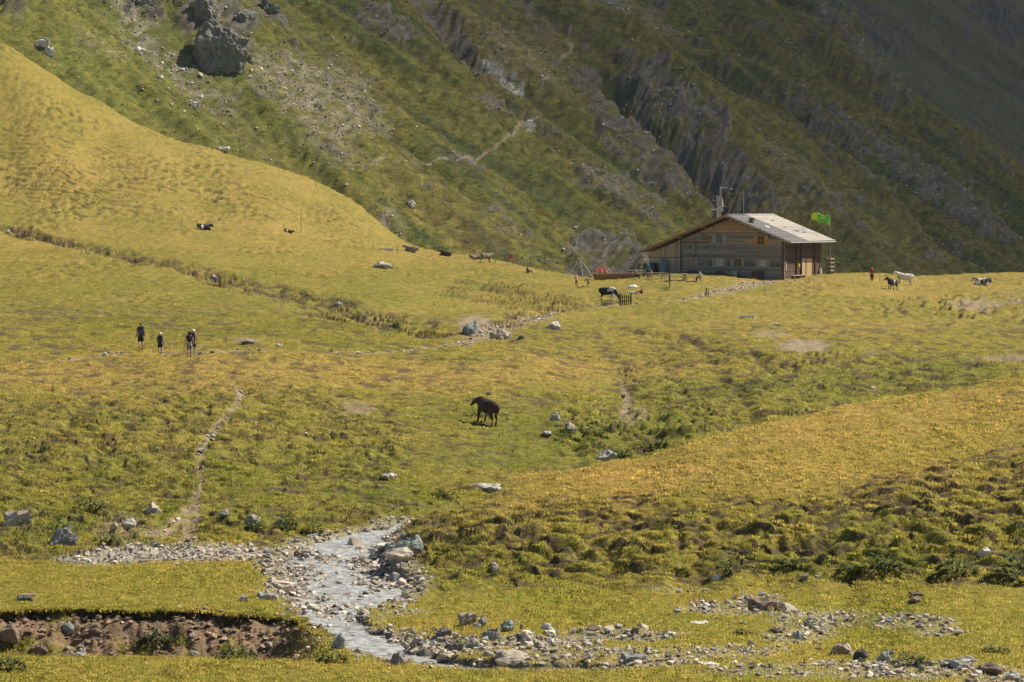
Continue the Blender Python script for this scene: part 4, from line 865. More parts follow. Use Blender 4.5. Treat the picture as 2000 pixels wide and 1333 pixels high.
many(8, [(0,700),(900,700),(1000,930),(100,960)], (4, 9), ('white', 'beige'), 'small white stone dotted on the grass slope above the stream', 'stones on the grass slope', y0=120, y1=200, flat=(.3, .5))
# gravel too fine to count
GM = [rock_mesh(900 + k, kd, 9, 0) for k, kd in enumerate(('block', 'slab', 'wedge', 'round', 'slab'))]
GR, _ = np.clip(np.maximum.reduce([gm * .7 * (1 - .65 * dgrav), (MK['ch'] > .2) * (YG < 127) * (PXG < 1300) * np.clip(.28 + 1.3 * fbm(XG / 1.4, YG / 2.2, 831, 2), 0.03, 1), gs * .35, MK['pth'] * .05, grit * .03, .035 * (YG < 104) * (PXG > 700) + .05 * dgrav, .006 * (YG < 260)]), 0, 1), 0
wgt = AREA * VIS * (GR[:-1, :-1] > .04) * GR[:-1, :-1] / (Yc / 100) ** .5
ng_ = 17000; r, c, bl = sample(wgt, ng_)
P = np.stack([bl(XG), bl(YG), bl(ZG)], 1)
sz = .05 * (6.0 ** (RG.rand(ng_) ** 2.6)) * np.where(P[:, 1] > 130, 1.3, 1); gsv = np.repeat(sz[:, None], 3, 1) * np.stack([np.ones(ng_), RG.uniform(.6, 1, ng_), RG.uniform(.3, .75, ng_)], 1)
pal = np.array([(.38, .31, .235), (.29, .26, .22), (.48, .42, .35), (.17, .14, .11), (.28, .285, .25)]); gcl = pal[RG.choice(5, ng_, p=[.38, .24, .20, .09, .09])] * RG.uniform(.85, 1.4, (ng_, 1))
ing = bl(gs) > .4; gcl = np.where(ing[:, None], gcl * C(.72, .58, .48), gcl)
gravel = scatter('gravel', P, gsv, RG.uniform(0, 6.28, ng_), RG.randint(0, 5, ng_), gcl, GM, inst_mat('gravel_stones', .85, .25), tilt=RG.uniform(-.4, .4, (ng_, 2)))
tag(gravel, 'loose grey and beige gravel in the stream bed and on worn ground', 'gravel')
# scree on the mountainside
wm_ = np.minimum(np.abs(np.diff(XM, axis=1)[:-1]), .6) * np.clip(sc + .25 * fall + .12 * RK2 + .012, 0, 1)[:-1, :-1]; nm_ = 9000
p_ = wm_.ravel(); k_ = np.searchsorted(np.cumsum(p_), RG.rand(nm_) * p_.sum()); rr, ccx = np.unravel_index(np.clip(k_, 0, p_.size - 1), wm_.shape)
P = np.stack([XM[rr, ccx], YM[rr, ccx], ZM[rr, ccx]], 1) + RG.uniform(-.3, .3, (nm_, 3)) * (1, 1, 0)
sz = .22 * (4.0 ** (RG.rand(nm_) ** 2.4)) * (P[:, 1] / 650)
scr = scatter('scree', P, np.repeat(sz[:, None], 3, 1) * np.stack([np.ones(nm_), RG.uniform(.6, 1, nm_), RG.uniform(.35, .8, nm_)], 1), RG.uniform(0, 6.28, nm_), RG.randint(0, 5, nm_), pal[RG.choice(5, nm_, p=[.4, .2, .25, .05, .1])] * RG.uniform(.9, 1.6, (nm_, 1)), GM, inst_mat('scree_stones', .9, .2), tilt=RG.uniform(-.5, .5, (nm_, 2)))
tag(scr, 'pale loose scree scattered over the mountainside', 'scree')
# tussocks of the mountainside
wt_ = np.minimum(np.abs(np.diff(XM, axis=1)[:-1]), .6) * np.clip(1 - RK2 - .8 * sc, 0, 1)[:-1, :-1] * np.clip(.5 + fbm(um / 16, vm / 9, 841, 3), .1, 1.3)[:-1, :-1]; nt_ = 60000
p_ = wt_.ravel(); k_ = np.searchsorted(np.cumsum(p_), RG.rand(nt_) * p_.sum()); rr, ccx = np.unravel_index(np.clip(k_, 0, p_.size - 1), wt_.shape)
a_, b_3 = RG.rand(nt_), RG.rand(nt_)
def blm(A): return (A[rr, ccx] * (1 - a_) + A[rr, ccx + 1] * a_) * (1 - b_3) + (A[rr + 1, ccx] * (1 - a_) + A[rr + 1, ccx + 1] * a_) * b_3
P = np.stack([blm(XM), blm(YM), blm(ZM) - .05], 1); cc = np.stack([blm(q_) for q_ in np.moveaxis(cm, -1, 0)], 1)
cc = np.clip(cc * np.clip(1 + .38 * RG.randn(nt_), .35, 1.9)[:, None] * np.where(RG.rand(nt_)[:, None] < .3, C(.6, .75, .6), C(1.05, 1.0, .95)), .008, .5)
nv = np.tile([FX * TANA, FY * TANA, 1.0], (nt_, 1)) + RG.normal(0, .25, (nt_, 3)); nv /= np.linalg.norm(nv, axis=1)[:, None]
mg = scatter('mountain_grass', P, RG.uniform(2.2, 5.5, nt_) * (P[:, 1] / 750), RG.uniform(0, 6.28, nt_), RG.choice([0, 1, 2, 4], nt_), cc, TUFTS, inst_mat('mountain_grass_blades', ground=True), nrm=nv)
tag(mg, 'coarse tussock grass covering the mountainside', 'grass')
print('stones', round(time.time() - T0, 1))
# ------------------------------------------------------------------ mesh builder
class MB:
    def __init__(self): self.v, self.f = [], []
    def hexa(self, p):
        i = len(self.v); self.v += [tuple(q) for q in p]
        self.f += [(i + a, i + b, i + c, i + d) for a, b, c, d in ((0, 3, 2, 1), (4, 5, 6, 7), (0, 1, 5, 4), (1, 2, 6, 5), (2, 3, 7, 6), (3, 0, 4, 7))]; return self
    def box(self, x0, x1, y0, y1, z0, z1):
        return self.hexa([(x0, y0, z0), (x1, y0, z0), (x1, y1, z0), (x0, y1, z0), (x0, y0, z1), (x1, y0, z1), (x1, y1, z1), (x0, y1, z1)])
    def bar(self, p, q, w_, h=None, up=(0, 0, 1)):
        p, q = Vector(p), Vector(q); d = (q - p).normalized(); u = Vector(up)
        if abs(d.dot(u)) > .98: u = Vector((0, 1, 0))
        s = d.cross(u).normalized() * w_ / 2; t = s.cross(d).normalized() * (h or w_) / 2
        return self.hexa([p - s - t, p + s - t, q + s - t, q - s - t, p - s + t, p + s + t, q + s + t, q - s + t])
    def tube(self, p, q, r0, r1=None, n=8, cap=True):
        p, q = Vector(p), Vector(q); r1 = r0 if r1 is None else r1; d = (q - p).normalized(); u = Vector((0, 0, 1)) if abs(d.z) < .9 else Vector((1, 0, 0))
        s = d.cross(u).normalized(); t = s.cross(d); i = len(self.v)
        for c, r in ((p, r0), (q, r1)):
            for k in range(n):
                a = 2 * math.pi * k / n; self.v.append(tuple(c + (s * math.cos(a) + t * math.sin(a)) * r))
        for k in range(n): self.f.append((i + k, i + (k + 1) % n, i + n + (k + 1) % n, i + n + k))
        if cap: self.f += [tuple(range(i + n - 1, i - 1, -1)), tuple(range(i + n, i + 2 * n))]
        return self
    def lathe(self, prof, n=14, c=(0, 0, 0)):
        i = len(self.v)
        for r, z in prof:
            for k in range(n): a = 2 * math.pi * k / n; self.v.append((c[0] + r * math.cos(a), c[1] + r * math.sin(a), c[2] + z))
        for j in range(len(prof) - 1):
            for k in range(n): self.f.append((i + j * n + k, i + j * n + (k + 1) % n, i + (j + 1) * n + (k + 1) % n, i + (j + 1) * n + k))
        return self
    def prism(self, poly, y0, y1):
        """polygon in x-z, extruded along y"""
        i = len(self.v); n = len(poly); self.v += [(x, y0, z) for x, z in poly] + [(x, y1, z) for x, z in poly]
        self.f += [tuple(range(i, i + n)), tuple(range(i + 2 * n - 1, i + n - 1, -1))] + [(i + k, i + n + k, i + n + (k + 1) % n, i + (k + 1) % n) for k in range(n)]; return self
    def mesh(self, name, smooth=False):
        me = bpy.data.meshes.new(name); me.from_pydata(self.v, [], self.f)
        bm = bmesh.new(); bm.from_mesh(me); bmesh.ops.recalc_face_normals(bm, faces=bm.faces); bm.to_mesh(me); bm.free()
        if smooth: me.polygons.foreach_set('use_smooth', np.ones(len(me.polygons), bool))
        return me
    def build(self, name, m, parent=None, loc=None, rot=None, smooth=False):
        o = link(name, self.mesh(name, smooth), m, parent)
        if loc is not None: o.location = loc
        if rot is not None: o.rotation_euler = rot
        return o
GREYW = mat('weathered_grey_wood', (.275, .240, .190), .85, .5, 3.0, .3, stretch=(.6, 4, 7), vary=.4)
WARMW = mat('sheltered_warm_wood', (.42, .27, .13), .8, .35, 3.0, .3, stretch=(.5, 4, 9), vary=.3)
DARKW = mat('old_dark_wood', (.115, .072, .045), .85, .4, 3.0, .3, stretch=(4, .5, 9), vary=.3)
BOARD = mat('annex_boards', (.52, .40, .26), .8, .3, 2.5, .2, stretch=(6, 6, .5), vary=.22)
LIGHTW = mat('pale_new_wood', (.46, .36, .23), .75, .25, 3.0, vary=.15); ORW = mat('orange_stained_wood', (.50, .26, .06), .7, .2, 4.0, vary=.1)
VERGE = mat('reddish_verge_board', (.36, .20, .085), .75, .3, 3.0, vary=.1)
SHL = mat('pale_roof_shingles', (.40, .355, .30), .85, .35, 2.2, .3, stretch=(3, 1, 3), vary=.10); SHD = mat('dark_roof_shingles', (.17, .155, .145), .85, .35, 2.2, .3, stretch=(3, 1, 3), vary=.12)
HATCH = mat('red_brown_hatch', (.15, .07, .05), .8, .3, 5); GLASS = mat('dark_window_glass', (.03, .033, .035), .08, .1, 2, spec=.6); CURT = mat('pale_curtain', (.55, .50, .38), .9, .25, 8)
METAL = mat('galvanised_metal', (.45, .46, .46), .4, .1, 5); WHITE = mat('white_paint', (.72, .71, .68), .6, .08, 5); DGREEN = mat('dark_green_bin', (.035, .055, .045), .5, .2, 4); SOOT = mat('sooty_stone', (.13, .12, .11), .9, .3, 6)
HP = hit(1530, 547, 300); THETA = R(30)
HUT_Z = HP.z - .15
hut = empty('mountain_hut', (HP.x, HP.y, HUT_Z), -THETA)
tag(hut, 'weathered grey log hut with a shingle roof standing on the crest of the meadow', 'hut')
def hpart(mb, name, m, parent=hut, **k): return mb.build(name, m, parent, **k)
RX, RZ, SLP = -7.25, 8.05, .385
def roofz(x): return RZ - SLP * abs(x - RX)
def hx(px): return (px - 1530) / 13.4
def hz(py): return (547 - py) / 15.5
hpart(MB().prism([(-13.9, 0), (-.1, 0), (-.1, roofz(-.1) - .5), (RX, RZ - .5), (-13.9, roofz(-13.9) - .5)], .16, 11.0), 'wall', DARKW)  # solid core behind the logs, added to keep light from leaking through
hpart(MB().prism([(-18.7, 0), (-13.95, 0), (-13.95, roofz(-13.95) - .5), (-18.7, roofz(-18.7) - .5)], .55, 9.0), 'annex_wall', BOARD)
hpart(MB().box(-14.1, .1, -.12, 11.3, -1.2, .02), 'foundation', mat('rubble_foundation', (.25, .22, .19), .9, .4, 4, .4))
lr = random.Random(8); z = .0; lh = .235
while z < RZ - .6:
    zt = z + lh - .018; half = (RZ - .42 - zt) / SLP
    x0, x1 = max(-14.0, RX - half), min(0.0, RX + half)
    if x1 - x0 < .5: break
    corner = .16 if z < 4.7 else 0
    y = -.03 + lr.uniform(-.012, .012)
    warm = z > 6.1 or (z > 4.6 and lr.random() < .25)
    m_ = WARMW if warm else GREYW
    cut = [x0 - corner, x1 + corner] if lr.random() < .5 else [x0 - corner, lr.uniform(-11, -3), x1 + corner]
    for k in range(len(cut) - 1):
        a, b = cut[k] + (.008 if k else 0), cut[k + 1]
        c_ = .035; pr = [(y, z + c_), (y + c_, z), (y + .18, z), (y + .18, zt), (y + c_, zt), (y, zt - c_)]
        mb = MB(); n_ = len(pr); mb.v = [(a, q[0], q[1]) for q in pr] + [(b, q[0], q[1]) for q in pr]
        mb.f = [tuple(range(n_)), tuple(range(2 * n_ - 1, n_ - 1, -1))] + [(i, n_ + i, n_ + (i + 1) % n_, (i + 1) % n_) for i in range(n_)]
        hpart(mb, 'log', m_)
    z += lh
z = .03
while z < 4.95:                                       # long side wall of dark brown wood
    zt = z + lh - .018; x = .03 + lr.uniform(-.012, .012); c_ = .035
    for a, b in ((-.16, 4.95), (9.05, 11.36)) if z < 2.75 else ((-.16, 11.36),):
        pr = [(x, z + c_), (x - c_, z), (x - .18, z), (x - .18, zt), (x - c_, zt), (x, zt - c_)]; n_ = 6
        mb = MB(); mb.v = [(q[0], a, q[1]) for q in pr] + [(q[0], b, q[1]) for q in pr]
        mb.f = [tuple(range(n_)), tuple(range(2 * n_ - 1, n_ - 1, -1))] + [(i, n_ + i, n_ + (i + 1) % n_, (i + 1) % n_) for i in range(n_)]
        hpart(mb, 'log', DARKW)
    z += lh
for k in range(15):                                   # annex boarding
    x = -18.75 + k * .318
    hpart(MB().box(x, x + .296, .42 + lr.uniform(-.012, .012), .54, 0, roofz(x) - .42), 'board', BOARD)
hpart(MB().box(-18.76, -13.98, .38, .42, 2.62, 2.74), 'ledger', GREYW)
hpart(MB().box(-14.12, -13.92, -.12, .05, 0, 5.1), 'corner_post', DARKW); hpart(MB().box(-.08, .16, -.14, -.08, 0, 4.9), 'corner_post', DARKW)
# side wall door boards, posts, sign
hpart(MB().box(-.14, -.02, 4.95, 9.05, 0, 2.75), 'door_recess', DARKW)
for k in range(12):
    b = 5.15 + k * .32
    dm = LIGHTW if k in (1, 2, 5) else WARMW if k in (3, 6, 7, 8, 9) else DARKW
    hpart(MB().box(0, .05, b, b + .30, .08, 2.62), 'door_board', dm)
for b in (3.6, 5.0, 9.15): hpart(MB().box(.04, .22, b, b + .16, 0, 4.85), 'post', DARKW)
hpart(MB().box(.06, .09, 4.4, 4.75, 1.55, 2.0), 'sign_plate', mat('yellow_sign', (.62, .42, .04), .5, .1, 5))
hpart(MB().box(.05, .09, .5, .78, 1.2, 2.4), 'pale_board', LIGHTW)
def window(px0, px1, py0, py1, frame, pane, shut=None, bars=True, sw=.5):
    x0, x1, z0, z1 = hx(px0), hx(px1), hz(py1), hz(py0)
    w_ = hpart(MB().box(x0, x1, -.085, -.03, z0, z1), 'window', pane)
    fr = MB().box(x0 - .07, x0, -.12, -.02, z0 - .07, z1 + .07).box(x1, x1 + .07, -.12, -.02, z0 - .07, z1 + .07).box(x0, x1, -.12, -.02, z1, z1 + .07).box(x0, x1, -.12, -.02, z0 - .07, z0)
    hpart(fr, 'frame', frame, w_)
    if bars: hpart(MB().box((x0 + x1) / 2 - .025, (x0 + x1) / 2 + .025, -.105, -.086, z0, z1).box(x0, (x0 + x1) / 2 - .026, -.105, -.086, (z0 + z1) / 2 - .02, (z0 + z1) / 2 + .02).box((x0 + x1) / 2 + .026, x1, -.105, -.086, (z0 + z1) / 2 - .02, (z0 + z1) / 2 + .02), 'glazing_bar', frame, w_)
    if shut:
        for a, b in ((x0 - .09 - sw, x0 - .09), (x1 + .09, x1 + .09 + sw)): hpart(MB().box(a, b, -.12, -.07, z0 - .05, z1 + .05).box(a + .03, b - .03, -.14, -.121, z1 - .22, z1 - .12).box(a + .03, b - .03, -.14, -.121, z0 + .12, z0 + .22), 'shutter', shut, w_)
PALEW = mat('pale_shutter', (.36, .30, .21), .8, .25, 4)
window(1409,1420,461.5,477,GREYW,GLASS,PALEW); window(1484,1496,463,479,ORW,mat('orange_shutter_pane', (.10, .06, .03), .6, .2, 4),ORW,sw=.42); window(1382,1389,461,469,WARMW,GLASS,None,False)
window(1408,1421,507,521,PALEW,CURT,PALEW,sw=.42); window(1442,1454,507,521,WARMW,GLASS,PALEW,sw=.4); window(1487,1499,508,521,PALEW,CURT,PALEW,sw=.4)
window(1356,1368,506,520,GREYW,mat('pinkish_board', (.36, .24, .17), .8, .25, 4),PALEW,False,sw=.42)
for a, b in ((1356, 1373), (1405, 1424), (1473, 1495)):
    x0, x1 = hx(a), hx(b); h_ = hpart(MB().box(x0, x1, -.10, -.03, hz(545), hz(530)), 'hatch', HATCH); hpart(MB().box(x0 + .1, x0 + .22, -.12, -.101, hz(544), hz(531)).box(x1 - .22, x1 - .1, -.12, -.101, hz(544), hz(531)), 'batten', HATCH, h_)
d_ = hpart(MB().box(hx(1378), hx(1391), -.10, -.03, .05, hz(513)), 'door', GREYW)
hpart(MB().box(hx(1378) - .1, hx(1378), -.13, -.02, 0, hz(512)).box(hx(1391), hx(1391) + .1, -.13, -.02, 0, hz(512)).box(hx(1378), hx(1391), -.13, -.02, hz(513), hz(511.5)), 'frame', WARMW, d_); hpart(MB().box(hx(1390) - .05, hx(1390), -.15, -.101, 1.0, 1.16), 'handle', METAL, d_)
# wall cross with pale figure
hpart(MB().box(hx(1368) - .06, hx(1368) + .06, -.16, -.09, hz(505), hz(478)).box(hx(1368) - .38, hx(1368) + .38, -.155, -.091, hz(484), hz(482.5)), 'crucifix', mat('dark_cross_wood', (.05, .035, .025), .8))
cf = MB(); cxx = hx(1368); zt = hz(481); cf.tube((cxx, -.2, zt - .75), (cxx, -.2, zt - .15), .07, .10).tube((cxx, -.2, zt - .13), (cxx, -.2, zt + .03), .06, .05).tube((cxx, -.2, zt - .2), (cxx - .33, -.2, zt - .02), .04, .03).tube((cxx, -.2, zt - .2), (cxx + .33, -.2, zt - .02), .04, .03).tube((cxx, -.2, zt - .75), (cxx, -.2, zt - 1.25), .07, .045)
hpart(cf, 'crucifix_figure', CURT, smooth=True)
# gutterless right slope: courses of shingles; dark re-laid strip at the front, pale old ones behind
def slope_course(side, s0, s1, b0, b1, m_, lift):
    """thin board course between distances s0..s1 from the ridge"""
    xa, xb = RX + side * s0, RX + side * s1; za, zb = RZ - SLP * s0 + lift, RZ - SLP * s1 + lift
    j = lambda: 0
    hpart(MB().hexa([(xa, b0, za), (xb, b0, zb + .05), (xb, b1, zb + .05), (xa, b1, za), (xa, b0, za + .03), (xb, b0, zb + .085), (xb, b1, zb + .085), (xa, b1, za + .03)]), 'roof_course', m_)
deck = MB().hexa([(RX, -1.0, RZ - .14), (1.3, -1.0, roofz(1.3) - .14), (1.3, 12.6, roofz(1.3) - .14), (RX, 12.6, RZ - .14), (RX, -1.0, RZ - .005), (1.3, -1.0, roofz(1.3) - .005), (1.3, 12.6, roofz(1.3) - .005), (RX, 12.6, RZ - .005)])
roof = hpart(deck, 'roof', WARMW)
hpart(MB().hexa([(-19.2, -1.0, roofz(-19.2) - .14), (RX - .002, -1.0, RZ - .14), (RX - .002, 12.6, RZ - .14), (-19.2, 12.6, roofz(-19.2) - .14), (-19.2, -1.0, roofz(-19.2) - .005), (RX - .002, -1.0, RZ - .005), (RX - .002, 12.6, RZ - .005), (-19.2, 12.6, roofz(-19.2) - .005)]), 'roof', WARMW)
ns = 17; ds_ = (1.38 - RX) / ns
for k in range(ns):
    slope_course(1, k * ds_, (k + 1) * ds_ + .06, -1.06, 4.2 + lr.uniform(-.03, .03), SHD, .01); slope_course(1, k * ds_, (k + 1) * ds_ + .06, 4.26, 12.64, SHL, .03)
for k in range(22): slope_course(-1, k * .545, (k + 1) * .545 + .05, -1.04, 12.64, SHL, .01)
hpart(MB().bar((RX, -1.08, RZ + .08), (RX, 4.2, RZ + .08), .34, .06), 'ridge_cap', SHD); hpart(MB().bar((RX, 4.26, RZ + .09), (RX, 12.66, RZ + .09), .34, .06), 'ridge_cap', SHL)
for side, e in ((1, 1.36), (-1, -19.26)):
    hpart(MB().hexa([(RX, -1.12, RZ - .24), (e, -1.12, roofz(e) - .24), (e, -1.065, roofz(e) - .24), (RX, -1.065, RZ - .24), (RX, -1.12, RZ + .05), (e, -1.12, roofz(e) + .05), (e, -1.065, roofz(e) + .05), (RX, -1.065, RZ + .05)]), 'verge_board', VERGE if side < 0 else GREYW)
for x in (-13.9, -10.6, RX, -3.9, -.1): hpart(MB().box(x - .1, x + .1, -.95, .1, roofz(x) - .40, roofz(x) - .16), 'purlin', WARMW)
for k in range(9): b = .4 + k * 1.45; hpart(MB().bar((-.3, b, roofz(-.3) - .22), (1.28, b, roofz(1.28) - .22), .11, .14), 'rafter', DARKW)
hpart(MB().tube((1.44, -1.0, roofz(1.44) - .04), (1.44, 12.6, roofz(1.44) - .10), .07), 'gutter', METAL); hpart(MB().tube((-14.06, -.2, .1), (-14.06, -.2, 4.9), .05), 'downpipe', METAL)
for s0, s1, b0, b1 in ((5.3, 5.75, 7.0, 8.5), (4.2, 4.5, 6.6, 7.2), (2.0, 2.3, 7.6, 8.3), (5.9, 6.2, 8.2, 9.3)): slope_course(1, s0, s1, b0, b1, SHD, .08)
hpart(MB().hexa([(RX + 4.0, 1.4, roofz(RX + 4.0) + .12), (RX + 4.5, 1.4, roofz(RX + 4.5) + .12), (RX + 4.5, 2.1, roofz(RX + 4.5) + .12), (RX + 4.0, 2.1, roofz(RX + 4.0) + .12), (RX + 4.0, 1.4, roofz(RX + 4.0) + .17), (RX + 4.5, 1.4, roofz(RX + 4.5) + .17), (RX + 4.5, 2.1, roofz(RX + 4.5) + .17), (RX + 4.0, 2.1, roofz(RX + 4.0) + .17)]), 'skylight', WHITE)
v_ = hpart(MB().box(-4.75, -4.25, .3, .8, roofz(-4.5) - .2, roofz(-4.5) + .55), 'roof_vent', SOOT); hpart(MB().box(-4.85, -4.15, .2, .9, roofz(-4.5) + .551, roofz(-4.5) + .65), 'vent_cap', SOOT, v_)
ch_ = hpart(MB().box(-9.75, -9.15, .3, .9, 6.9, 8.55), 'chimney', SOOT); hpart(MB().box(-9.9, -9.0, .15, 1.05, 8.62, 8.74).box(-9.7, -9.62, .35, .43, 8.55, 8.62).box(-9.28, -9.2, .77, .85, 8.55, 8.62), 'chimney_cap', WHITE, ch_)
ms = hpart(MB().tube((-8.6, .1, 7.3), (-8.6, .1, 11.6), .035), 'mast', METAL)
hpart(MB().hexa([(-8.95, -.25, 9.15), (-8.1, -.25, 9.0), (-8.1, .02, 9.1), (-8.95, .02, 9.25), (-9.15, .0, 10.35), (-8.3, .0, 10.2), (-8.3, .04, 10.25), (-9.15, .04, 10.4)]), 'solar_panel', mat('sun_bleached_panel', (.42, .36, .27), .35, .25, 6), ms)
dish = MB().lathe([(.02, 0), (.2, .03), (.36, .10), (.46, .19)], 18)
hpart(dish, 'satellite_dish', CURT, ms, loc=(-8.45, -.25, 8.65), rot=(R(80), 0, R(20)), smooth=True)
hpart(MB().tube((-8.6, .1, 11.35), (-7.7, .1, 11.35), .02).tube((-8.4, -.2, 11.35), (-8.4, .4, 11.35), .015).tube((-8.1, -.2, 11.35), (-8.1, .4, 11.35), .015).tube((-7.8, -.2, 11.35), (-7.8, .4, 11.35), .015), 'antenna', WHITE, ms)
hpart(MB().tube((RX + .2, 3.6, 8.0), (RX + .2, 3.6, 11.1), .03), 'mast', METAL)
def hutpt(x, b, dz=0): v = Matrix.Rotation(-THETA, 3, 'Z') @ Vector((x, b, 0)); X, Y = HP.x + v.x, HP.y + v.y; return Vector((X, Y, gz_at(X, Y) + dz))
def thing(name, loc, rz, label, cat, group=None): return tag(empty(name, loc, rz), label, cat, group)
# things by the hut
t_ = thing('bench', hutpt(1.0, 2.2), -THETA, 'wooden bench against the dark side wall of the hut', 'bench')
MB().box(-.2, .25, -1.9, 1.9, .42, .48).build('seat', LIGHTW, t_)
for b in (-1.6, 0, 1.6): MB().box(-.15, .2, b - .06, b + .06, -.1, .42).build('leg', DARKW, t_)
tag(MB().hexa([(-.4, 0, 0), (.4, 0, 0), (.4, .04, 0), (-.4, .04, 0), (-.4, .32, .62), (.4, .32, .62), (.4, .36, .62), (-.4, .36, .62)]).build('leaning_board', LIGHTW, None, hutpt(hx(1444), -.55), (0, 0, -THETA)), 'pale board leaning against the hut wall between two red hatches', 'board')
fp = hutpt(.9, 12.2); fl = thing('flagpole', fp, 0, 'tall thin pole flying a bright green banner behind the hut', 'flagpole')
MB().tube((0, 0, -.3), (0, 0, 7.75), .035, .02).build('pole', GREYW, fl)
fb = MB(); nx_, ny_ = 16, 8
for j in range(ny_ + 1):
    for i in range(nx_ + 1):
        s, q = i / nx_, j / ny_
        fb.v.append((-.05 - 2.35 * s, .22 * math.sin(s * 7 + q) * s, 6.75 + .8 * s * (1 - .35 * s) + (1.25 - .35 * s) * (q - .5) + .12 * math.sin(s * 9 + 1.5 * q)))
for j in range(ny_):
    for i in range(nx_): a = j * (nx_ + 1) + i; fb.f.append((a, a + 1, a + nx_ + 2, a + nx_ + 1))
mflag = bpy.data.materials.new('green_banner'); t, N, L = nodes(mflag); out = N.new('ShaderNodeOutputMaterial'); b_ = N.new('ShaderNodeBsdfPrincipled'); tl = N.new('ShaderNodeBsdfTranslucent'); mx = N.new('ShaderNodeMixShader'); mx.inputs[0].default_value = .45
tc = N.new('ShaderNodeTexCoord'); wv = N.new('ShaderNodeTexNoise'); wv.inputs['Scale'].default_value = 1.3; cr = N.new('ShaderNodeValToRGB'); cr.color_ramp.elements[0].position = .45; cr.color_ramp.elements[0].color = (.16, .55, .10, 1); cr.color_ramp.elements[1].position = .55; cr.color_ramp.elements[1].color = (.55, .70, .03, 1)
L.new(tc.outputs['Object'], wv.inputs[0]); L.new(wv.outputs[0], cr.inputs[0]); L.new(cr.outputs[0], b_.inputs['Base Color']); L.new(cr.outputs[0], tl.inputs[0]); L.new(b_.outputs[0], mx.inputs[1]); L.new(tl.outputs[0], mx.inputs[2]); L.new(mx.outputs[0], out.inputs[0])
fo = fb.build('banner', mflag, fl, smooth=True); so = fo.modifiers.new('thick', 'SOLIDIFY'); so.thickness = .01
rk_ = thing('wooden_rack', hutpt(.8, 11.9), -THETA, 'stack of pale planks on a rack at the far corner of the hut', 'rack')
for k in range(4): MB().box(-.3 + .05 * k, .5, -.5, .6 + .1 * (k % 2), .45 + k * .5, .55 + k * .5).build('plank', LIGHTW, rk_)
MB().box(-.2, -.08, -.4, -.28, -.2, 2.4).box(-.2, -.08, .4, .52, -.2, 2.4).box(.3, .42, -.4, -.28, -.2, 2.4).build('upright', GREYW, rk_)
tag(MB().tube((0, 0, 0), (0, 0, .75), .16, .18, 12).tube((0, 0, .75), (0, 0, 1.0), .10, .06, 12).build('milk_can', WHITE, None, hutpt(.7, 9.6)), 'white milk can by the doors of the hut', 'milk can')
bn = thing('storage_bin', hutpt(hx(1289), -.6), -THETA, 'big dark green storage bin in front of the boarded annex', 'bin')
MB().box(-.75, .75, -.5, .5, -.2, 1.35).build('body', DGREEN, bn); MB().hexa([(-.8, -.55, 1.35), (.8, -.55, 1.35), (.8, .55, 1.5), (-.8, .55, 1.5), (-.8, -.55, 1.42), (.8, -.55, 1.42), (.8, .55, 1.57), (-.8, .55, 1.57)]).build('lid', DGREEN, bn)
tk = thing('water_tank', hutpt(hx(1313), -.4), -THETA, 'grey blue water tank standing by the annex boards', 'tank')
MB().lathe([(0, -.2), (.55, -.2), (.55, 1.5), (.45, 1.7), (.15, 1.78), (0, 1.78)], 16).build('body', mat('grey_blue_plastic', (.17, .20, .22), .5, .1, 3), tk, smooth=False); MB().lathe([(.16, 1.78), (.16, 1.9), (0, 1.9)], 12).build('cap', DGREEN, tk)
def picnic(px, py, rz, label, L_=2.4):
    p = hit(px, py, 300); t_ = thing('picnic_table', p, rz, label, 'table', 'picnic tables by the hut')
    for k in range(3): MB().box(-L_ / 2, L_ / 2, -.36 + k * .25, -.13 + k * .25, .72, .77).build('table_board', LIGHTW, t_)
    for s in (-1, 1):
        MB().box(-L_ / 2, L_ / 2, s * .78 - .14, s * .78 + .14, .42, .47).build('seat', LIGHTW, t_)
        for x in (-L_ / 2 + .35, L_ / 2 - .35): MB().bar((x, s * .75, -.1), (x, s * .2, .72), .08, .1).build('leg', GREYW, t_)
    for x in (-L_ / 2 + .35, L_ / 2 - .35): MB().box(x - .04, x + .04, -.9, .9, .34, .42).build('brace', GREYW, t_)
picnic(1322, 548, .1, 'picnic table with benches before the boarded annex'); picnic(1352, 549, -.35, 'picnic table with benches before the log wall corner'); picnic(1282, 546, .3, 'picnic table with benches next to the green bin'); picnic(1247, 541, .15, 'picnic table with benches behind the wooden play boat')
def post(px, py, hpx, wpx, label, m_=GREYW, name='fence_post', y0=150, lean=0):
    p = hit(px, py, y0); k = p.y / FPX; h, r_ = hpx * k, wpx * k / 2
    return tag(MB().tube((0, 0, -.2), (lean * h, 0, h), r_, r_ * .85, 7).build(name, m_, None, p), label, 'post')
post(1308,562,33,2.6,'thick dark post standing before the picnic tables',DARKW); post(1378,580,17,3.2,'leaning thick dark post of a pair beside the hut path',DARKW,lean=.1); post(1383.5,581,17,1.8,'thin post of a pair beside the hut path',DARKW)
post(1495,577,16,1.8,'thin fence post in lush grass in front of the hut',lean=-.06); post(1590,566,16,1.6,'thin fence post between the lush grass and the crest'); post(1667,552,11,2,'pale short post on the crest behind the hut',WHITE); post(1718,551,10,1.4,'short grey post on the crest beside the person in red')
post(588,455,47,1.4,'tall thin pole standing alone on the yellow hill slope'); post(617,366,26,1.2,'thin pole on the crest of the yellow hill'); post(355,441,17,1.3,'thin short pole on the slope near the resting cow'); post(729,487,9,1.3,'thin short stake on the crest beside the pale trough'); post(776,495,14,1.5,'dark stake beside the pale trough',DARKW); post(991,519,62,1.2,'tall thin pole beside the clothes line')
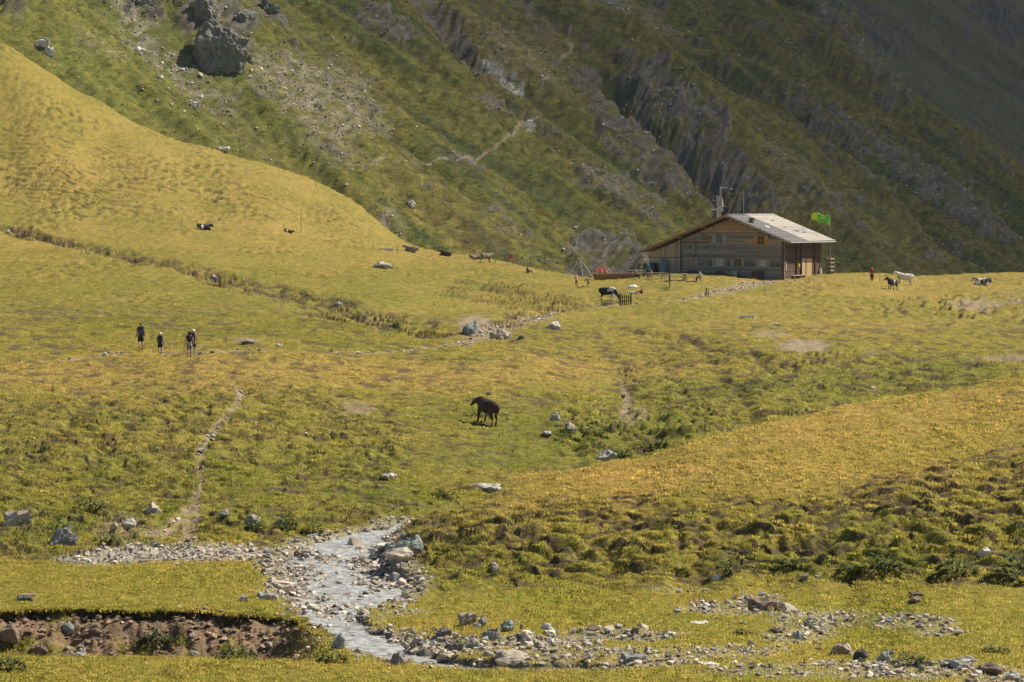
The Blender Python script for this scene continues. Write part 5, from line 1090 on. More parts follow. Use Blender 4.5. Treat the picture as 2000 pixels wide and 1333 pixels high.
# play yard: tripod swing, boat, slide
sp = hit(1132, 541, 320); s_ = sp.y / FPX
tf = thing('swing_frame', sp, 0, 'pale wooden pole frame like a tent in the play yard', 'play frame')
for x, y in ((-25, -.9), (26, -.9), (-8, 1.2), (6, -1.2)): MB().tube((x * s_, y, -.15), (0, 0, 36 * s_), .09, .07, 8).build('pole', LIGHTW if x != 6 else GREYW, tf)
MB().tube((-5 * s_, 0, 35 * s_), (5 * s_, 0, 35.5 * s_), .08, .08, 8).build('top_bar', LIGHTW, tf)
bp_ = hit(1199, 546, 320); s_ = bp_.y / FPX; pb = thing('play_boat', bp_, .04, 'long wooden play boat with orange brown sides', 'play boat')
L_ = 37 * s_
for k in range(3):
    z0, z1 = -.1 + k * .26, -.1 + k * .26 + .245; o0, o1 = .12 * k, .12 * k + .1
    MB().hexa([(-L_ - o0, -.7 - o0, z0), (L_ + o0, -.7 - o0, z0), (L_ + o0, .7 + o0, z0), (-L_ - o0, .7 + o0, z0), (-L_ - o1, -.7 - o1, z1), (L_ + o1, -.7 - o1, z1), (L_ + o1, .7 + o1, z1), (-L_ - o1, .7 + o1, z1)]).build('hull_plank', mat('boat_planks', (.36, .19, .075), .75, .25, 3, vary=.2), pb)
MB().box(-L_ - .3, L_ + .3, -1.0, -.9, .66, .74).box(-L_ - .3, L_ + .3, .9, 1.0, .66, .74).build('gunwale', LIGHTW, pb)
RED = mat('red_canvas', (.55, .075, .04), .7, .1, 5)
for px, lb in ((1171, 'red deck chair standing by the tripod end of the play boat'), (1181, 'red deck chair standing in the middle of the play boat')):
    p = hit(px, 541, 320); p.z += .55; p.y += .3
    dc = thing('deck_chair', p, .2, lb, 'chair', 'red deck chairs at the play boat')
    MB().hexa([(-.26, -.25, .3), (.26, -.25, .3), (.26, .2, .22), (-.26, .2, .22), (-.26, -.25, .33), (.26, -.25, .33), (.26, .2, .25), (-.26, .2, .25)]).build('seat', RED, dc); MB().hexa([(-.26, .2, .22), (.26, .2, .22), (.26, .24, .22), (-.26, .24, .22), (-.26, .42, .85), (.26, .42, .85), (.26, .46, .85), (-.26, .46, .85)]).build('backrest', RED, dc)
    for x in (-.26, .26): MB().bar((x, -.3, -.05), (x, .4, .8), .04).bar((x, .35, -.05), (x, -.25, .32), .04).build('frame', LIGHTW, dc)
# clothes line with washing
a_, b_2 = hit(966, 512, 330), hit(1105, 532, 330); a_.y = b_2.y = 395; 
for q, px, py in ((a_, 968, 513), (b_2, 1106, 533)): h_ = hit(px, py, 330); q.x, q.y, q.z = h_.x, h_.y, h_.z
cl = thing('clothes_line', a_, 0, 'washing line strung along the crest beside the play yard', 'clothes line')
dv_ = b_2 - a_; npst = 5
for k in range(npst): q = dv_ * (k / (npst - 1)); gzk = gz_at(a_.x + q.x, a_.y + q.y) - a_.z; MB().tube((q.x, q.y, gzk - .1), (q.x, q.y, gzk + 1.5), .04, .035, 6).build('post', GREYW, cl)
MB().tube((0, 0, 1.42), (dv_.x, dv_.y, dv_.z + 1.42), .012, .012, 5).build('line', WHITE, cl)
for f, w_, h_, c_, lb in ((.10, .9, .25, (.45, .42, .36), 'beige cloth hanging on the washing line'), (.22, .65, .55, (.55, .09, .05), 'red towel hanging on the washing line'), (.50, .8, .30, (.35, .37, .38), 'grey shirt hanging on the washing line'), (.62, .6, .40, (.06, .30, .22), 'teal green cloth hanging on the washing line'), (.74, .8, .32, (.42, .40, .44), 'pale cloth hanging beside the teal one'), (.88, .7, .35, (.20, .22, .28), 'blue grey cloth hanging at the swing end of the line')):
    q = a_ + dv_ * f; mb = MB(); ex = dv_.normalized()
    for i in range(7):
        s = (i / 6 - .5) * w_; wob = .03 * math.sin(i * 2.1)
        for zz, ww in ((1.44, 0), (1.44 - h_ * .5, wob), (1.44 - h_ - .03 * (i % 2), wob * 1.6)): mb.v.append((ex.x * s, ex.y * s + ww, ex.z * s + zz))
    for i in range(6):
        for j in range(2): a = i * 3 + j; mb.f.append((a, a + 3, a + 4, a + 1))
    o = mb.build('laundry', mat('laundry_%d' % int(f * 100), c_, .9, .1, 4), None, q, smooth=True); o.modifiers.new('thick', 'SOLIDIFY').thickness = .012; tag(o, lb, 'laundry')
# little paling fence in the meadow
fp_ = hit(1222, 596, 260); s_ = fp_.y / FPX; pf = thing('paling_fence', fp_, 0, 'short brown paling fence standing alone in front of the grazing cow', 'fence')
for k, (x, h) in enumerate(((-10.5, 24), (-6.5, 21), (-2.5, 20), (1.5, 20), (5.5, 20), (10, 23))):
    MB().box(x * s_ - (.08 if k in (0, 5) else .05), x * s_ + (.08 if k in (0, 5) else .05), -.05, .05, -.2, h * s_).build('paling', mat('brown_fence_wood', (.13, .075, .045), .85, .3, 4, vary=.2), pf)
for z_ in (7, 15): MB().box(-11 * s_, 10.5 * s_, .051, .09, z_ * s_, (z_ + 1.6) * s_).build('rail', DARKW, pf)
for px, py, w_, h_, rz, lb in ((1459, 620, 28, 3.4, -.12, 'long pale green water trough lying in the meadow below the hut'), (1516, 636, 17, 3.0, -.1, 'short white board lying in the meadow below the hut'), (755, 489, 30, 3, 0, 'pale trough lying on the crest among resting cows')):
    p = hit(px, py, 230); s_ = p.y / FPX; tr_ = thing('water_trough', p, rz, lb, 'trough')
    hw, hh = w_ * s_ / 2, h_ * s_; m_ = mat('pale_green_paint', (.55, .60, .52), .6, .1, 4)
    MB().box(-hw, hw, -.28, .28, -.05, hh * .35).build('base', m_, tr_); MB().box(-hw, hw, -.28, -.22, hh * .35, hh).box(-hw, hw, .22, .28, hh * .35, hh).box(-hw, -hw + .06, -.22, .22, hh * .35, hh).box(hw - .06, hw, -.22, .22, hh * .35, hh).build('rim', m_, tr_)
print('hut', round(time.time() - T0, 1))
# ------------------------------------------------------------------ figures: skinned skeletons
def skin(name, verts, edges, m, parent=None, sub=2, root=0, fat=1.22):
    """verts: (x, y, z, rx, ry) joints"""
    me = bpy.data.meshes.new(name); me.from_pydata([v[:3] for v in verts], edges, [])
    o = link(name, me, m, parent)
    md = o.modifiers.new('skin', 'SKIN'); md.use_smooth_shade = True
    for k, v in enumerate(verts):
        sv = me.skin_vertices[0].data[k]; sv.radius = (v[3] * fat, (v[4] if len(v) > 4 else v[3]) * fat); sv.use_root = k == root
    ss = o.modifiers.new('smooth', 'SUBSURF'); ss.levels = sub; ss.render_levels = sub
    return o
def bake(o):
    """replace modifiers by the finished mesh, so that copies are cheap"""
    dg = bpy.context.evaluated_depsgraph_get(); ev = o.evaluated_get(dg); me = bpy.data.meshes.new_from_object(ev)
    o.modifiers.clear(); o.data = me; return o
SKIN = mat('skin', (.44, .27, .19), .6, .06, 6)
def cloth(c): return mat('cloth_%02d_%02d_%02d' % tuple(int(v * 99) for v in c), c, .9, .15, 9)
def person(loc, face, h, label, top, bottom, hair, pose='stand', long_hair=False, hat=None, pack=None, long_sleeve=False, trousers=False, stride=.0, lean=0.0, group=None, shoes=(.06, .05, .045)):
    """local: x right, y forward, z up, for a 1.75 m adult, then scaled"""
    rt = tag(empty('person', loc, face), label, 'person', group); k = h / 1.75; rt.scale = (k, k, k)
    pz = .95; sit = pose == 'sit'
    if sit: pz = .14
    if pose == 'chair': pz = .52
    if pose == 'squat': pz = .38
    if pose == 'lie': pz = .12
    def up(z, f=0.0): return (f + lean * (z - .95), pz + (z - .95))       # y offset, z of a torso level
    def T(x, z, f=0.0):
        y, zz = up(z, f)
        if pose == 'lie': return (x, -(z - .95) - .1, .12 + f)
        if lean > .6: a = lean; d = z - .95; return (x, d * math.sin(a) + f, pz + d * math.cos(a))
        return (x, y, zz)
    V, E = [], []
    def add(p, r, par=None, r2=None):
        V.append((*p, r, r2 or r)); i = len(V) - 1
        if par is not None: E.append((par, i))
        return i
    pel = add(T(0, .95), .125, None, .10); sp_ = add(T(0, 1.15), .115, pel, .09); chs = add(T(0, 1.36), .135, sp_, .10); nk = add(T(0, 1.50), .055, chs); hd = add(T(0, 1.60, .015), .085, nk, .095); tp = add(T(0, 1.70), .07, hd)
    add(T(0, 1.595, .125), .014, hd)                                  # nose
    for s in (-1, 1): add(T(s * .092, 1.60, .0), .016, hd)            # ears
    J = {}
    for s in (-1, 1):
        sh = T(s * .17, 1.41); shi = add(sh, .062, chs)
        if pose == 'reach': el = T(s * .22, 1.22, .26); wr = T(s * .16, 1.12, .48)
        elif pose in ('sit', 'chair', 'squat'): el = T(s * .24, 1.17, .10); wr = T(s * .14, 1.05, .33)
        elif pose == 'lie': el = (s * .34, -.35, .08); wr = (s * .3, -.1, .07)
        else: el = T(s * .24, 1.15, -.03 + s * stride * .25); wr = T(s * .27, .93, .08 + s * stride * .4)
        eli = add(el, .043, shi); wri = add(wr, .028, eli); d = (Vector(wr) - Vector(el)).normalized(); pm = Vector(wr) + d * .07; pmi = add(pm, .034, wri, .018)
        sx = Vector((s, 0, 0)); 
        for q, (of, ln) in enumerate(((-.028, .075), (-.010, .085), (.009, .08), (.027, .065))):
            b0 = pm + Vector((0, of, 0)) + d * .03; i1 = add(b0, .009, pmi); i2 = add(b0 + d * ln * .5 + Vector((-s * .008, 0, 0)), .008, i1); add(b0 + d * ln + Vector((-s * .025, .004, 0)), .007, i2)
        th = Vector(wr) + d * .03 + Vector((-s * .005, .035, 0)); i1 = add(th, .010, wri); add(th + d * .05 + Vector((-s * .01, .015, 0)), .008, i1)
        hp = T(s * .095, .90); hpi = add(hp, .088, pel)
        st_ = s * stride
        if pose == 'sit': kn = (s * .14, .42, .34); an = (s * .13, .72, .07)
        elif pose == 'chair': kn = (s * .13, .43, .54); an = (s * .13, .42, .08)
        elif pose == 'squat': kn = (s * .17, .34, .52); an = (s * .14, .08, .08)
        elif pose == 'lie': kn = (s * .12, .45, .14); an = (s * .12, .88, .07)
        else: kn = (s * .10, .06 + st_ * .5, .50); an = (s * .10, -.02 + st_ * (1.0 if st_ > 0 else 1.15), .085 + (.07 if st_ < -.1 else 0))
        kni = add(kn, .058, hpi); mid = ((kn[0] + an[0]) / 2, (kn[1] + an[1]) / 2 - .02, (kn[2] + an[2]) / 2 + .04); mi = add(mid, .052, kni); ani = add(an, .034, mi)
        ft = (an[0], an[1] + .15, max(an[2] - .05, .025)) if pose != 'lie' else (an[0], an[1] + .04, .2); add(ft, .034, ani, .025)
        J[s] = dict(sh=sh, el=el, wr=wr, hp=hp, kn=kn, an=an, ft=ft, mid=mid)
    skin('body', V, E, SKIN, rt, 1)
    # shirt
    TV = [(*T(0, .93), .145, .115), (*T(0, 1.15), .135, .108), (*T(0, 1.36), .150, .118), (*T(0, 1.45), .085, .08)]; TE = [(0, 1), (1, 2), (2, 3)]
    for s in (-1, 1):
        j = J[s]; i = len(TV); sh, el = Vector(j['sh']), Vector(j['el']); TV += [(*sh, .078)]; TE.append((2, i))
        if long_sleeve: TV += [(*el, .056), (*(Vector(j['wr'])), .040)]; TE += [(i, i + 1), (i + 1, i + 2)]
        else: TV += [(*(sh.lerp(el, .62)), .062)]; TE += [(i, i + 1)]
    skin('shirt', TV, TE, cloth(top), rt, 1)
    BV = [(*T(0, 1.0), .148, .118), (*T(0, .92), .15, .122)]; BE = [(0, 1)]
    for s in (-1, 1):
        j = J[s]; i = len(BV); hp, kn, an = Vector(j['hp']), Vector(j['kn']), Vector(j['an']); BV += [(*hp, .115), (*(hp.lerp(kn, .97)), .100)]; BE += [(1, i), (i, i + 1)]
        if trousers: BV += [(*kn, .078), (*(Vector(j['mid'])), .070), (*(an + Vector((0, 0, .03))), .055)]; BE += [(i + 1, i + 2), (i + 2, i + 3), (i + 3, i + 4)]
    skin('trousers' if trousers else 'shorts', BV, BE, cloth(bottom), rt, 1)
    for s in (-1, 1):
        a, f_ = Vector(J[s]['an']), Vector(J[s]['ft']); skin('shoe', [(*(a + Vector((0, -.03, -.03))), .048), (*(a.lerp(f_, .6) + Vector((0, 0, -.01))), .045, .04), (*f_, .042, .032)], [(0, 1), (1, 2)], cloth(shoes), rt, 1)
    # hair, hat
    hc, ht = Vector(T(0, 1.60)), Vector(T(0, 1.72)); bk = Vector(T(0, 1.62, -.035))
    HV = [(*bk, .088, .095), (*(Vector(T(0, 1.685, -.01))), .088, .09), (*(Vector(T(0, 1.73, .0))), .05)]; HE = [(0, 1), (1, 2)]
    if long_hair: HV += [(*(Vector(T(0, 1.5, -.09))), .085, .05), (*(Vector(T(0, 1.36, -.13))), .08, .04), (*(Vector(T(0, 1.2, -.14))), .05, .03)]; HE += [(0, 3), (3, 4), (4, 5)]
    skin('hair', HV, HE, mat('hair_%d' % int(sum(hair) * 1000), hair, .6, .2, 20), rt, 1)
    if hat:
        hm = cloth(hat); MB().lathe([(.13, -.01), (.115, .0), (.108, .06), (.08, .11), (.0, .125)], 14).build('hat', hm, rt, Vector(T(0, 1.665, .0)), (-.1, 0, 0), smooth=True)
    if pack:
        c_ = Vector(T(0, 1.22, -.25)); pb_ = bmesh.new(); bmesh.ops.create_cube(pb_, size=1)
        for v in pb_.verts: v.co = Vector((v.co.x * (.40 if v.co.z < 0 else .33), v.co.y * .25, v.co.z * .60))
        bmesh.ops.bevel(pb_, geom=list(pb_.edges), offset=.06, segments=3, affect='EDGES', profile=.5); pm_ = bpy.data.meshes.new('backpack'); pb_.to_mesh(pm_); pb_.free(); pm_.polygons.foreach_set('use_smooth', np.ones(len(pm_.polygons), bool))
        bo = link('backpack', pm_, cloth(pack), rt); bo.location = c_; bo.rotation_euler = (-lean * .8, 0, 0)
        pk_ = MB().box(-.12, .12, -.17, -.12, -.2, .06).build('pocket', cloth(tuple(min(v * 1.7 + .02, 1) for v in pack)), bo); MB().box(-.15, .15, -.13, .1, .28, .33).build('lid', cloth(tuple(min(v * 2.2 + .03, 1) for v in pack)), bo)
        for s in (-1, 1): MB().bar((s * .11, .09, .2), (s * .12, .33, .17), .045, .015).build('strap', cloth(pack), bo)
    return rt
def pole(loc, top, label):
    o = tag(MB().tube((0, 0, 0), Vector(top), .012, .016, 6).build('trekking_pole', METAL, None, loc), label, 'trekking pole'); return o
BLK, NAVY = (.012, .013, .016), (.02, .024, .04)
def at(px, py, y0=0): return hit(px, py, y0)
p = at(275, 684, 150); person(p, .25, 1.84, 'hiker in black shorts and sleeveless top with a dark grey backpack, tallest of the group', (.02, .02, .022), BLK, (.03, .02, .015), pack=(.045, .055, .06), stride=.17)
p = at(313, 691, 150); person(p, .1, 1.42, 'short hiker in a pale cap with a dark blue backpack', (.10, .09, .10), NAVY, (.2, .14, .08), hat=(.72, .66, .50), pack=(.022, .024, .045), stride=.12)
pole(p + Vector((.42, .25, 0)), (-.15, -.1, .8), 'trekking pole in the hand of the short capped hiker')
p = at(370, 698, 150); person(p, .15, 1.66, 'hiker with long dark hair and grey shorts walking beside another', (.015, .015, .017), (.26, .25, .26), (.045, .025, .018), long_hair=True, pack=None, stride=.13)
pole(p + Vector((-.50, .3, 0)), (.2, -.1, .85), 'trekking pole swung beside the long haired hiker')
p = at(377, 694, 150); person(p, .0, 1.70, 'hiker in a pink top and light cap half hidden behind the long haired one', (.34, .17, .17), (.03, .04, .05), (.2, .13, .08), hat=(.66, .62, .52), pack=(.05, .03, .035), stride=.15)
pole(p + Vector((.46, .2, 0)), (-.14, -.1, .85), 'trekking pole beside the hiker in the pink top')
person(at(1703, 551, 250), R(165), 1.74, 'person in a red jacket and dark trousers standing on the crest behind the hut', (.42, .03, .05), (.03, .028, .035), (.05, .03, .02), long_sleeve=True, trousers=True)
person(at(1265, 541, 320), R(170), 1.78, 'person in a bright blue jacket standing at the tables by the green bin', (.02, .17, .32), (.06, .07, .09), (.08, .05, .03), long_sleeve=True, trousers=True)
p = at(1272, 546, 320); p.z -= .02; person(p, R(75), 1.68, 'person in a crimson pink jacket sitting at the table by the green bin', (.50, .06, .14), (.13, .13, .15), (.15, .1, .06), pose='chair', long_sleeve=True, trousers=True)
person(at(1242, 546, 320), R(-80), 1.70, 'person in a grey violet top sitting by the end of the play boat', (.24, .19, .24), (.05, .05, .06), (.3, .2, .12), pose='chair', trousers=True)
person(at(1366, 550, 320) + Vector((0, -1.2, 0)), R(80), 1.72, 'person in a white shirt sitting at the table before the log wall corner', (.55, .54, .52), (.06, .05, .05), (.05, .035, .025), pose='chair', long_sleeve=True, trousers=True)
person(at(1126, 559, 250), R(20), 1.35, 'child in orange trousers bending over on the grass by the tripod frame', (.30, .29, .33), (.62, .12, .03), (.04, .03, .02), pose='reach', lean=.35, trousers=True, long_sleeve=True)
person(at(1149, 562, 250), R(60), 1.30, 'child in a dark green top bending down beside the one in orange trousers', (.02, .05, .03), (.05, .05, .05), (.04, .025, .02), pose='reach', lean=.75, long_sleeve=True)
person(at(1136, 561, 250), R(-70), 1.15, 'child in a white shirt lying on the grass between two bending children', (.60, .58, .55), (.03, .03, .04), (.1, .07, .04), pose='lie')
person(at(1254, 574, 250), R(100), 1.62, 'person in an orange top sitting on the grass beside a pale bundle', (.62, .24, .12), (.03, .03, .035), (.25, .16, .08), pose='sit')
person(at(1237, 574, 250), R(85), 1.62, 'person in pale clothes lying on the grass next to the one in orange', (.48, .38, .40), (.42, .40, .42), (.12, .08, .05), pose='lie', trousers=True)
person(at(1030, 534, 300), R(-60), 1.66, 'person in purple sitting on the grass by the washing line', (.11, .06, .17), (.16, .13, .18), (.06, .04, .03), pose='sit', long_sleeve=True, trousers=True)
tp_ = at(1236, 562, 250); tb = bmesh.new(); bmesh.ops.create_icosphere(tb, subdivisions=3, radius=1)
for v in tb.verts: v.co = Vector((v.co.x * .62, v.co.y * .4, max(v.co.z, -.1) * .32 + .06 * math.sin(v.co.x * 5) * max(v.co.z, 0)))
tme = bpy.data.meshes.new('pop_up_shelter'); tb.to_mesh(tme); tb.free(); tme.polygons.foreach_set('use_smooth', np.ones(len(tme.polygons), bool)); ts = link('pop_up_shelter', tme, WHITE); ts.location = tp_; tag(ts, 'small rounded white shelter on the grass behind the resting people', 'shelter')

# ------------------------------------------------------------------ cattle
def cow_mat(name, a, b, thr, scale=1.1, seed=0.0, soft=.02):
    m = bpy.data.materials.new(name); t, N, L = nodes(m); out = N.new('ShaderNodeOutputMaterial'); bs = N.new('ShaderNodeBsdfPrincipled'); L.new(bs.outputs[0], out.inputs[0]); bs.inputs['Roughness'].default_value = .75; bs.inputs['Specular IOR Level'].default_value = .25
    tc = N.new('ShaderNodeTexCoord'); mp = N.new('ShaderNodeMapping'); mp.inputs['Location'].default_value = (seed, seed * .7, seed * .3); L.new(tc.outputs['Object'], mp.inputs[0])
    n = N.new('ShaderNodeTexNoise'); n.inputs['Scale'].default_value = scale; n.inputs['Detail'].default_value = 2; n.inputs['Roughness'].default_value = .4; L.new(mp.outputs[0], n.inputs[0])
    cr = N.new('ShaderNodeValToRGB'); cr.color_ramp.elements[0].position = thr - soft; cr.color_ramp.elements[0].color = (*a, 1); cr.color_ramp.elements[1].position = thr + soft; cr.color_ramp.elements[1].color = (*b, 1)
    L.new(n.outputs[0], cr.inputs[0]); L.new(cr.outputs[0], bs.inputs['Base Color']); return m
def cow(loc, face, label, m, pose='stand', h=1.38, horn=True, group=None, turn=0.0):
    """one continuous body: rings along spine, neck and head, and jointed tapering legs, fused"""
    k = h / 1.38; cf_, sf_ = math.cos(face), math.sin(face)
    za, zb = gz_at(loc.x + cf_ * .55 * k, loc.y + sf_ * .55 * k), gz_at(loc.x - cf_ * .75 * k, loc.y - sf_ * .75 * k)      # stands on the slope
    rt = tag(empty('cow', (loc.x, loc.y, (za * .75 + zb * .55) / 1.3 - .03), face), label, 'cow', group); rt.scale = (k, k, k); rt.rotation_euler = (0, -math.atan2(za - zb, 1.3 * k), face)
    lie = pose == 'lie'; dz = -.56 if lie else 0.0; mb = MB()
    def loft(rings, n=14):
        """rings: centre, side half-width, height half-width, direction"""
        i0 = len(mb.v)
        for c, ry, rz, d in rings:
            c, d = Vector(c), Vector(d).normalized(); sx = d.cross(Vector((0, 0, 1))); sx = sx.normalized() if sx.length > .05 else Vector((0, -1, 0)); u = sx.cross(d).normalized()
            for q in range(n): a = 2 * math.pi * q / n; mb.v.append(tuple(c + sx * math.cos(a) * ry + u * math.sin(a) * rz))
        for j in range(len(rings) - 1):
            for q in range(n): mb.f.append((i0 + j * n + q, i0 + j * n + (q + 1) % n, i0 + (j + 1) * n + (q + 1) % n, i0 + (j + 1) * n + q))
        e = i0 + (len(rings) - 1) * n; mb.f += [tuple(range(i0 + n - 1, i0 - 1, -1)), tuple(range(e, e + n))]
    X_ = (1, 0, 0)
    loft([((-1.02, 0, 1.05 + dz), .08, .12, X_), ((-.98, 0, 1.06 + dz), .20, .24, X_), ((-.80, 0, 1.05 + dz), .27, .31, X_), ((-.50, 0, 1.03 + dz), .30, .34, X_), ((-.15, 0, .97 + dz), .36, .40, X_), ((.15, 0, .96 + dz), .35, .40, X_),
          ((.42, 0, .99 + dz), .29, .39, X_), ((.66, 0, 1.03 + dz), .23, .33, X_), ((.80, 0, 1.05 + dz), .15, .24, X_), ((.86, 0, 1.05 + dz), .06, .12, X_)])
    nb = Vector((.60, 0, 1.10 + dz))
    if pose == 'graze': hd, mz = Vector((1.22, turn * .5, .50)), Vector((1.36, turn * .7, .10))
    elif pose == 'browse': hd, mz = Vector((1.10, turn * .4, 1.10)), Vector((1.36, turn * .75, .80))
    else: hd, mz = Vector((1.08, turn * .5, 1.36 + dz)), Vector((1.38, turn * .95, 1.10 + dz))
    nd = hd - nb; sd_ = (mz - hd).normalized()
    loft([(nb, .20, .30, nd), (nb + nd * .35, .16, .27, nd), (nb + nd * .7, .13, .21, nd), (hd, .10, .14, nd)])
    L_ = (mz - hd).length
    loft([(hd - sd_ * .13, .06, .06, sd_), (hd - sd_ * .10, .125, .135, sd_), (hd + sd_ * .05, .15, .16, sd_), (hd + sd_ * L_ * .45, .115, .125, sd_), (hd + sd_ * L_ * .8, .085, .08, sd_), (hd + sd_ * (L_ + .02), .09, .075, sd_), (hd + sd_ * (L_ + .07), .05, .045, sd_)], 12)
    sx = sd_.cross(Vector((0, 0, 1))).normalized(); upv = sx.cross(sd_).normalized()
    for s in (-1, 1):
        e0 = hd + sx * s * .09 - sd_ * .05 + upv * .05; d = (sx * s + upv * -.1 - sd_ * .25).normalized(); loft([(e0, .03, .03, d), (e0 + d * .09, .055, .03, d), (e0 + d * .17, .04, .024, d), (e0 + d * .21, .012, .012, d)], 8)
        def limb(pts):
            r_ = []
            for i, (p_, w_) in enumerate(pts):
                a = Vector(pts[max(i - 1, 0)][0]); b = Vector(pts[min(i + 1, len(pts) - 1)][0]); r_.append((p_, w_, w_ * 1.12, b - a))
            loft(r_, 10)
        if lie:
            limb([((.45, s * .18, .42), .16), ((.74, s * .24, .24), .11), ((.98, s * .25, .13), .075)]); limb([((.98, s * .25, .13), .075), ((.78, s * .27, .07), .055), ((.56, s * .29, .06), .05)])
            limb([((-.62, s * .20, .46), .24), ((-.38, s * .34, .32), .18), ((-.12, s * .42, .20), .10)]); limb([((-.12, s * .42, .20), .10), ((-.45, s * .46, .10), .06), ((-.22, s * .52, .06), .05)])
        else:
            f = .07 * s; limb([((.46, s * .16, .92), .17), ((.50, s * .18, .70), .125), ((.52 + f, s * .18, .46), .078), ((.54 + f, s * .18, .36), .07), ((.54 + f, s * .18, .16), .05), ((.57 + f, s * .18, .07), .062), ((.58 + f, s * .18, 0), .068)])
            g_ = -.09 * s; limb([((-.68, s * .15, 1.02), .22), ((-.62, s * .19, .76), .17), ((-.68 + g_, s * .19, .58), .11), ((-.84 + g_, s * .18, .44), .075), ((-.82 + g_, s * .18, .28), .055), ((-.78 + g_, s * .18, .14), .05), ((-.75 + g_, s * .18, .06), .062), ((-.74 + g_, s * .18, 0), .068)])
    if not lie: loft([((-.52, 0, .66), .05, .05, X_), ((-.44, 0, .62), .13, .09, X_), ((-.26, 0, .64), .10, .08, X_), ((-.18, 0, .68), .04, .04, X_)], 10)
    loft([((-1.0, 0, 1.22 + dz), .035, .04, (-1, 0, -.4)), ((-1.09, 0, 1.10 + dz), .03, .03, (-.3, 0, -1)), ((-1.10, 0, .72 + dz * .7), .022, .022, (0, 0, -1)), ((-1.10, .02, .52 + dz * .6), .05, .05, (0, 0, -1)), ((-1.10, .02, .34 + dz * .3), .018, .018, (0, 0, -1))], 8)
    body = mb.build('body', m, rt, smooth=True)
    rm = body.modifiers.new('fuse', 'REMESH'); rm.mode = 'VOXEL'; rm.voxel_size = .028; rm.use_smooth_shade = True; sm_ = body.modifiers.new('relax', 'SMOOTH'); sm_.factor = .5; sm_.iterations = 4
    if horn:
        hm = mat('horn', (.30, .26, .20), .5, .1, 5)
        for s in (-1, 1):
            q = hd + sx * s * .06 - sd_ * .10 + upv * .09; skin('horn', [(*q, .026), (*(q + sx * s * .11 + upv * .03), .02), (*(q + sx * s * .16 + upv * .12), .008)], [(0, 1), (1, 2)], hm, rt, 1)
    for s in (-1, 1):
        q = hd + sx * s * .112 + sd_ * .06 + upv * .05; skin('eye', [(*q, .016), (*(q + sx * s * .012), .012)], [(0, 1)], mat('eye', (.01, .01, .01), .2), rt, 1)
    return rt
BW1 = cow_mat('black_white_hide', (.022, .020, .020), (.66, .62, .54), .49, 1.3, 2.0); BW2 = cow_mat('dark_black_hide', (.018, .017, .017), (.58, .54, .48), .62, 1.3, 5.2); BW3 = cow_mat('cream_white_hide', (.03, .027, .025), (.68, .61, .48), .42, 1.1, 9.1); BW4 = cow_mat('pied_hide', (.025, .022, .02), (.66, .60, .48), .47, 1.2, 14.0)
BRN = cow_mat('dark_brown_hide', (.040, .024, .016), (.12, .062, .032), .50, 1.6, 3.0, .15); GRB = cow_mat('grey_brown_hide', (.16, .12, .085), (.40, .33, .25), .52, 1.3, 4.0, .12)
p = at(950, 829, 130); cow(p, R(120), 'dark brown cow browsing on the lush slope above the stream', BRN, 'browse', 1.42, turn=.3)
p = at(1188, 586, 250); cow(p, R(-30), 'black and white cow grazing in front of the paling fence', BW1, 'graze', 1.42, turn=-.2)
p = at(1765, 557, 250); cow(p, R(172), 'cream white cow with a black patch standing on the crest', BW3, 'stand', 1.45, turn=.5)
p = at(1742, 566, 240); cow(p, R(232), 'mostly black cow standing in front of the cream white cow', BW2, 'stand', 1.30, turn=-.3)
p = at(1920, 557, 250); cow(p, R(190), 'white cow with black head lying on the crest of the meadow', BW4, 'lie', 1.45)
p = at(398, 449, 200); cow(p, R(20), 'black and white cow lying below the yellow hill', BW2, 'lie', 1.30)
p = at(562, 455, 200); cow(p, R(10), 'small dark calf lying beside the tall thin pole', BW2, 'lie', .85, horn=False)
p = at(803, 492, 300); cow(p, R(160), 'grey brown cow lying beside the pale trough on the crest', GRB, 'lie', 1.45)
p = at(870, 500, 300); cow(p, R(150), 'dark brown cow lying alone on the crest', BRN, 'lie', 1.25)
p = at(930, 507, 300); cow(p, R(15), 'pale grey brown cow lying beside a standing one on the crest', GRB, 'lie', 1.25)
p = at(950, 513, 300); cow(p, R(40), 'grey brown cow standing on the crest by the washing line', GRB, 'stand', 1.35)

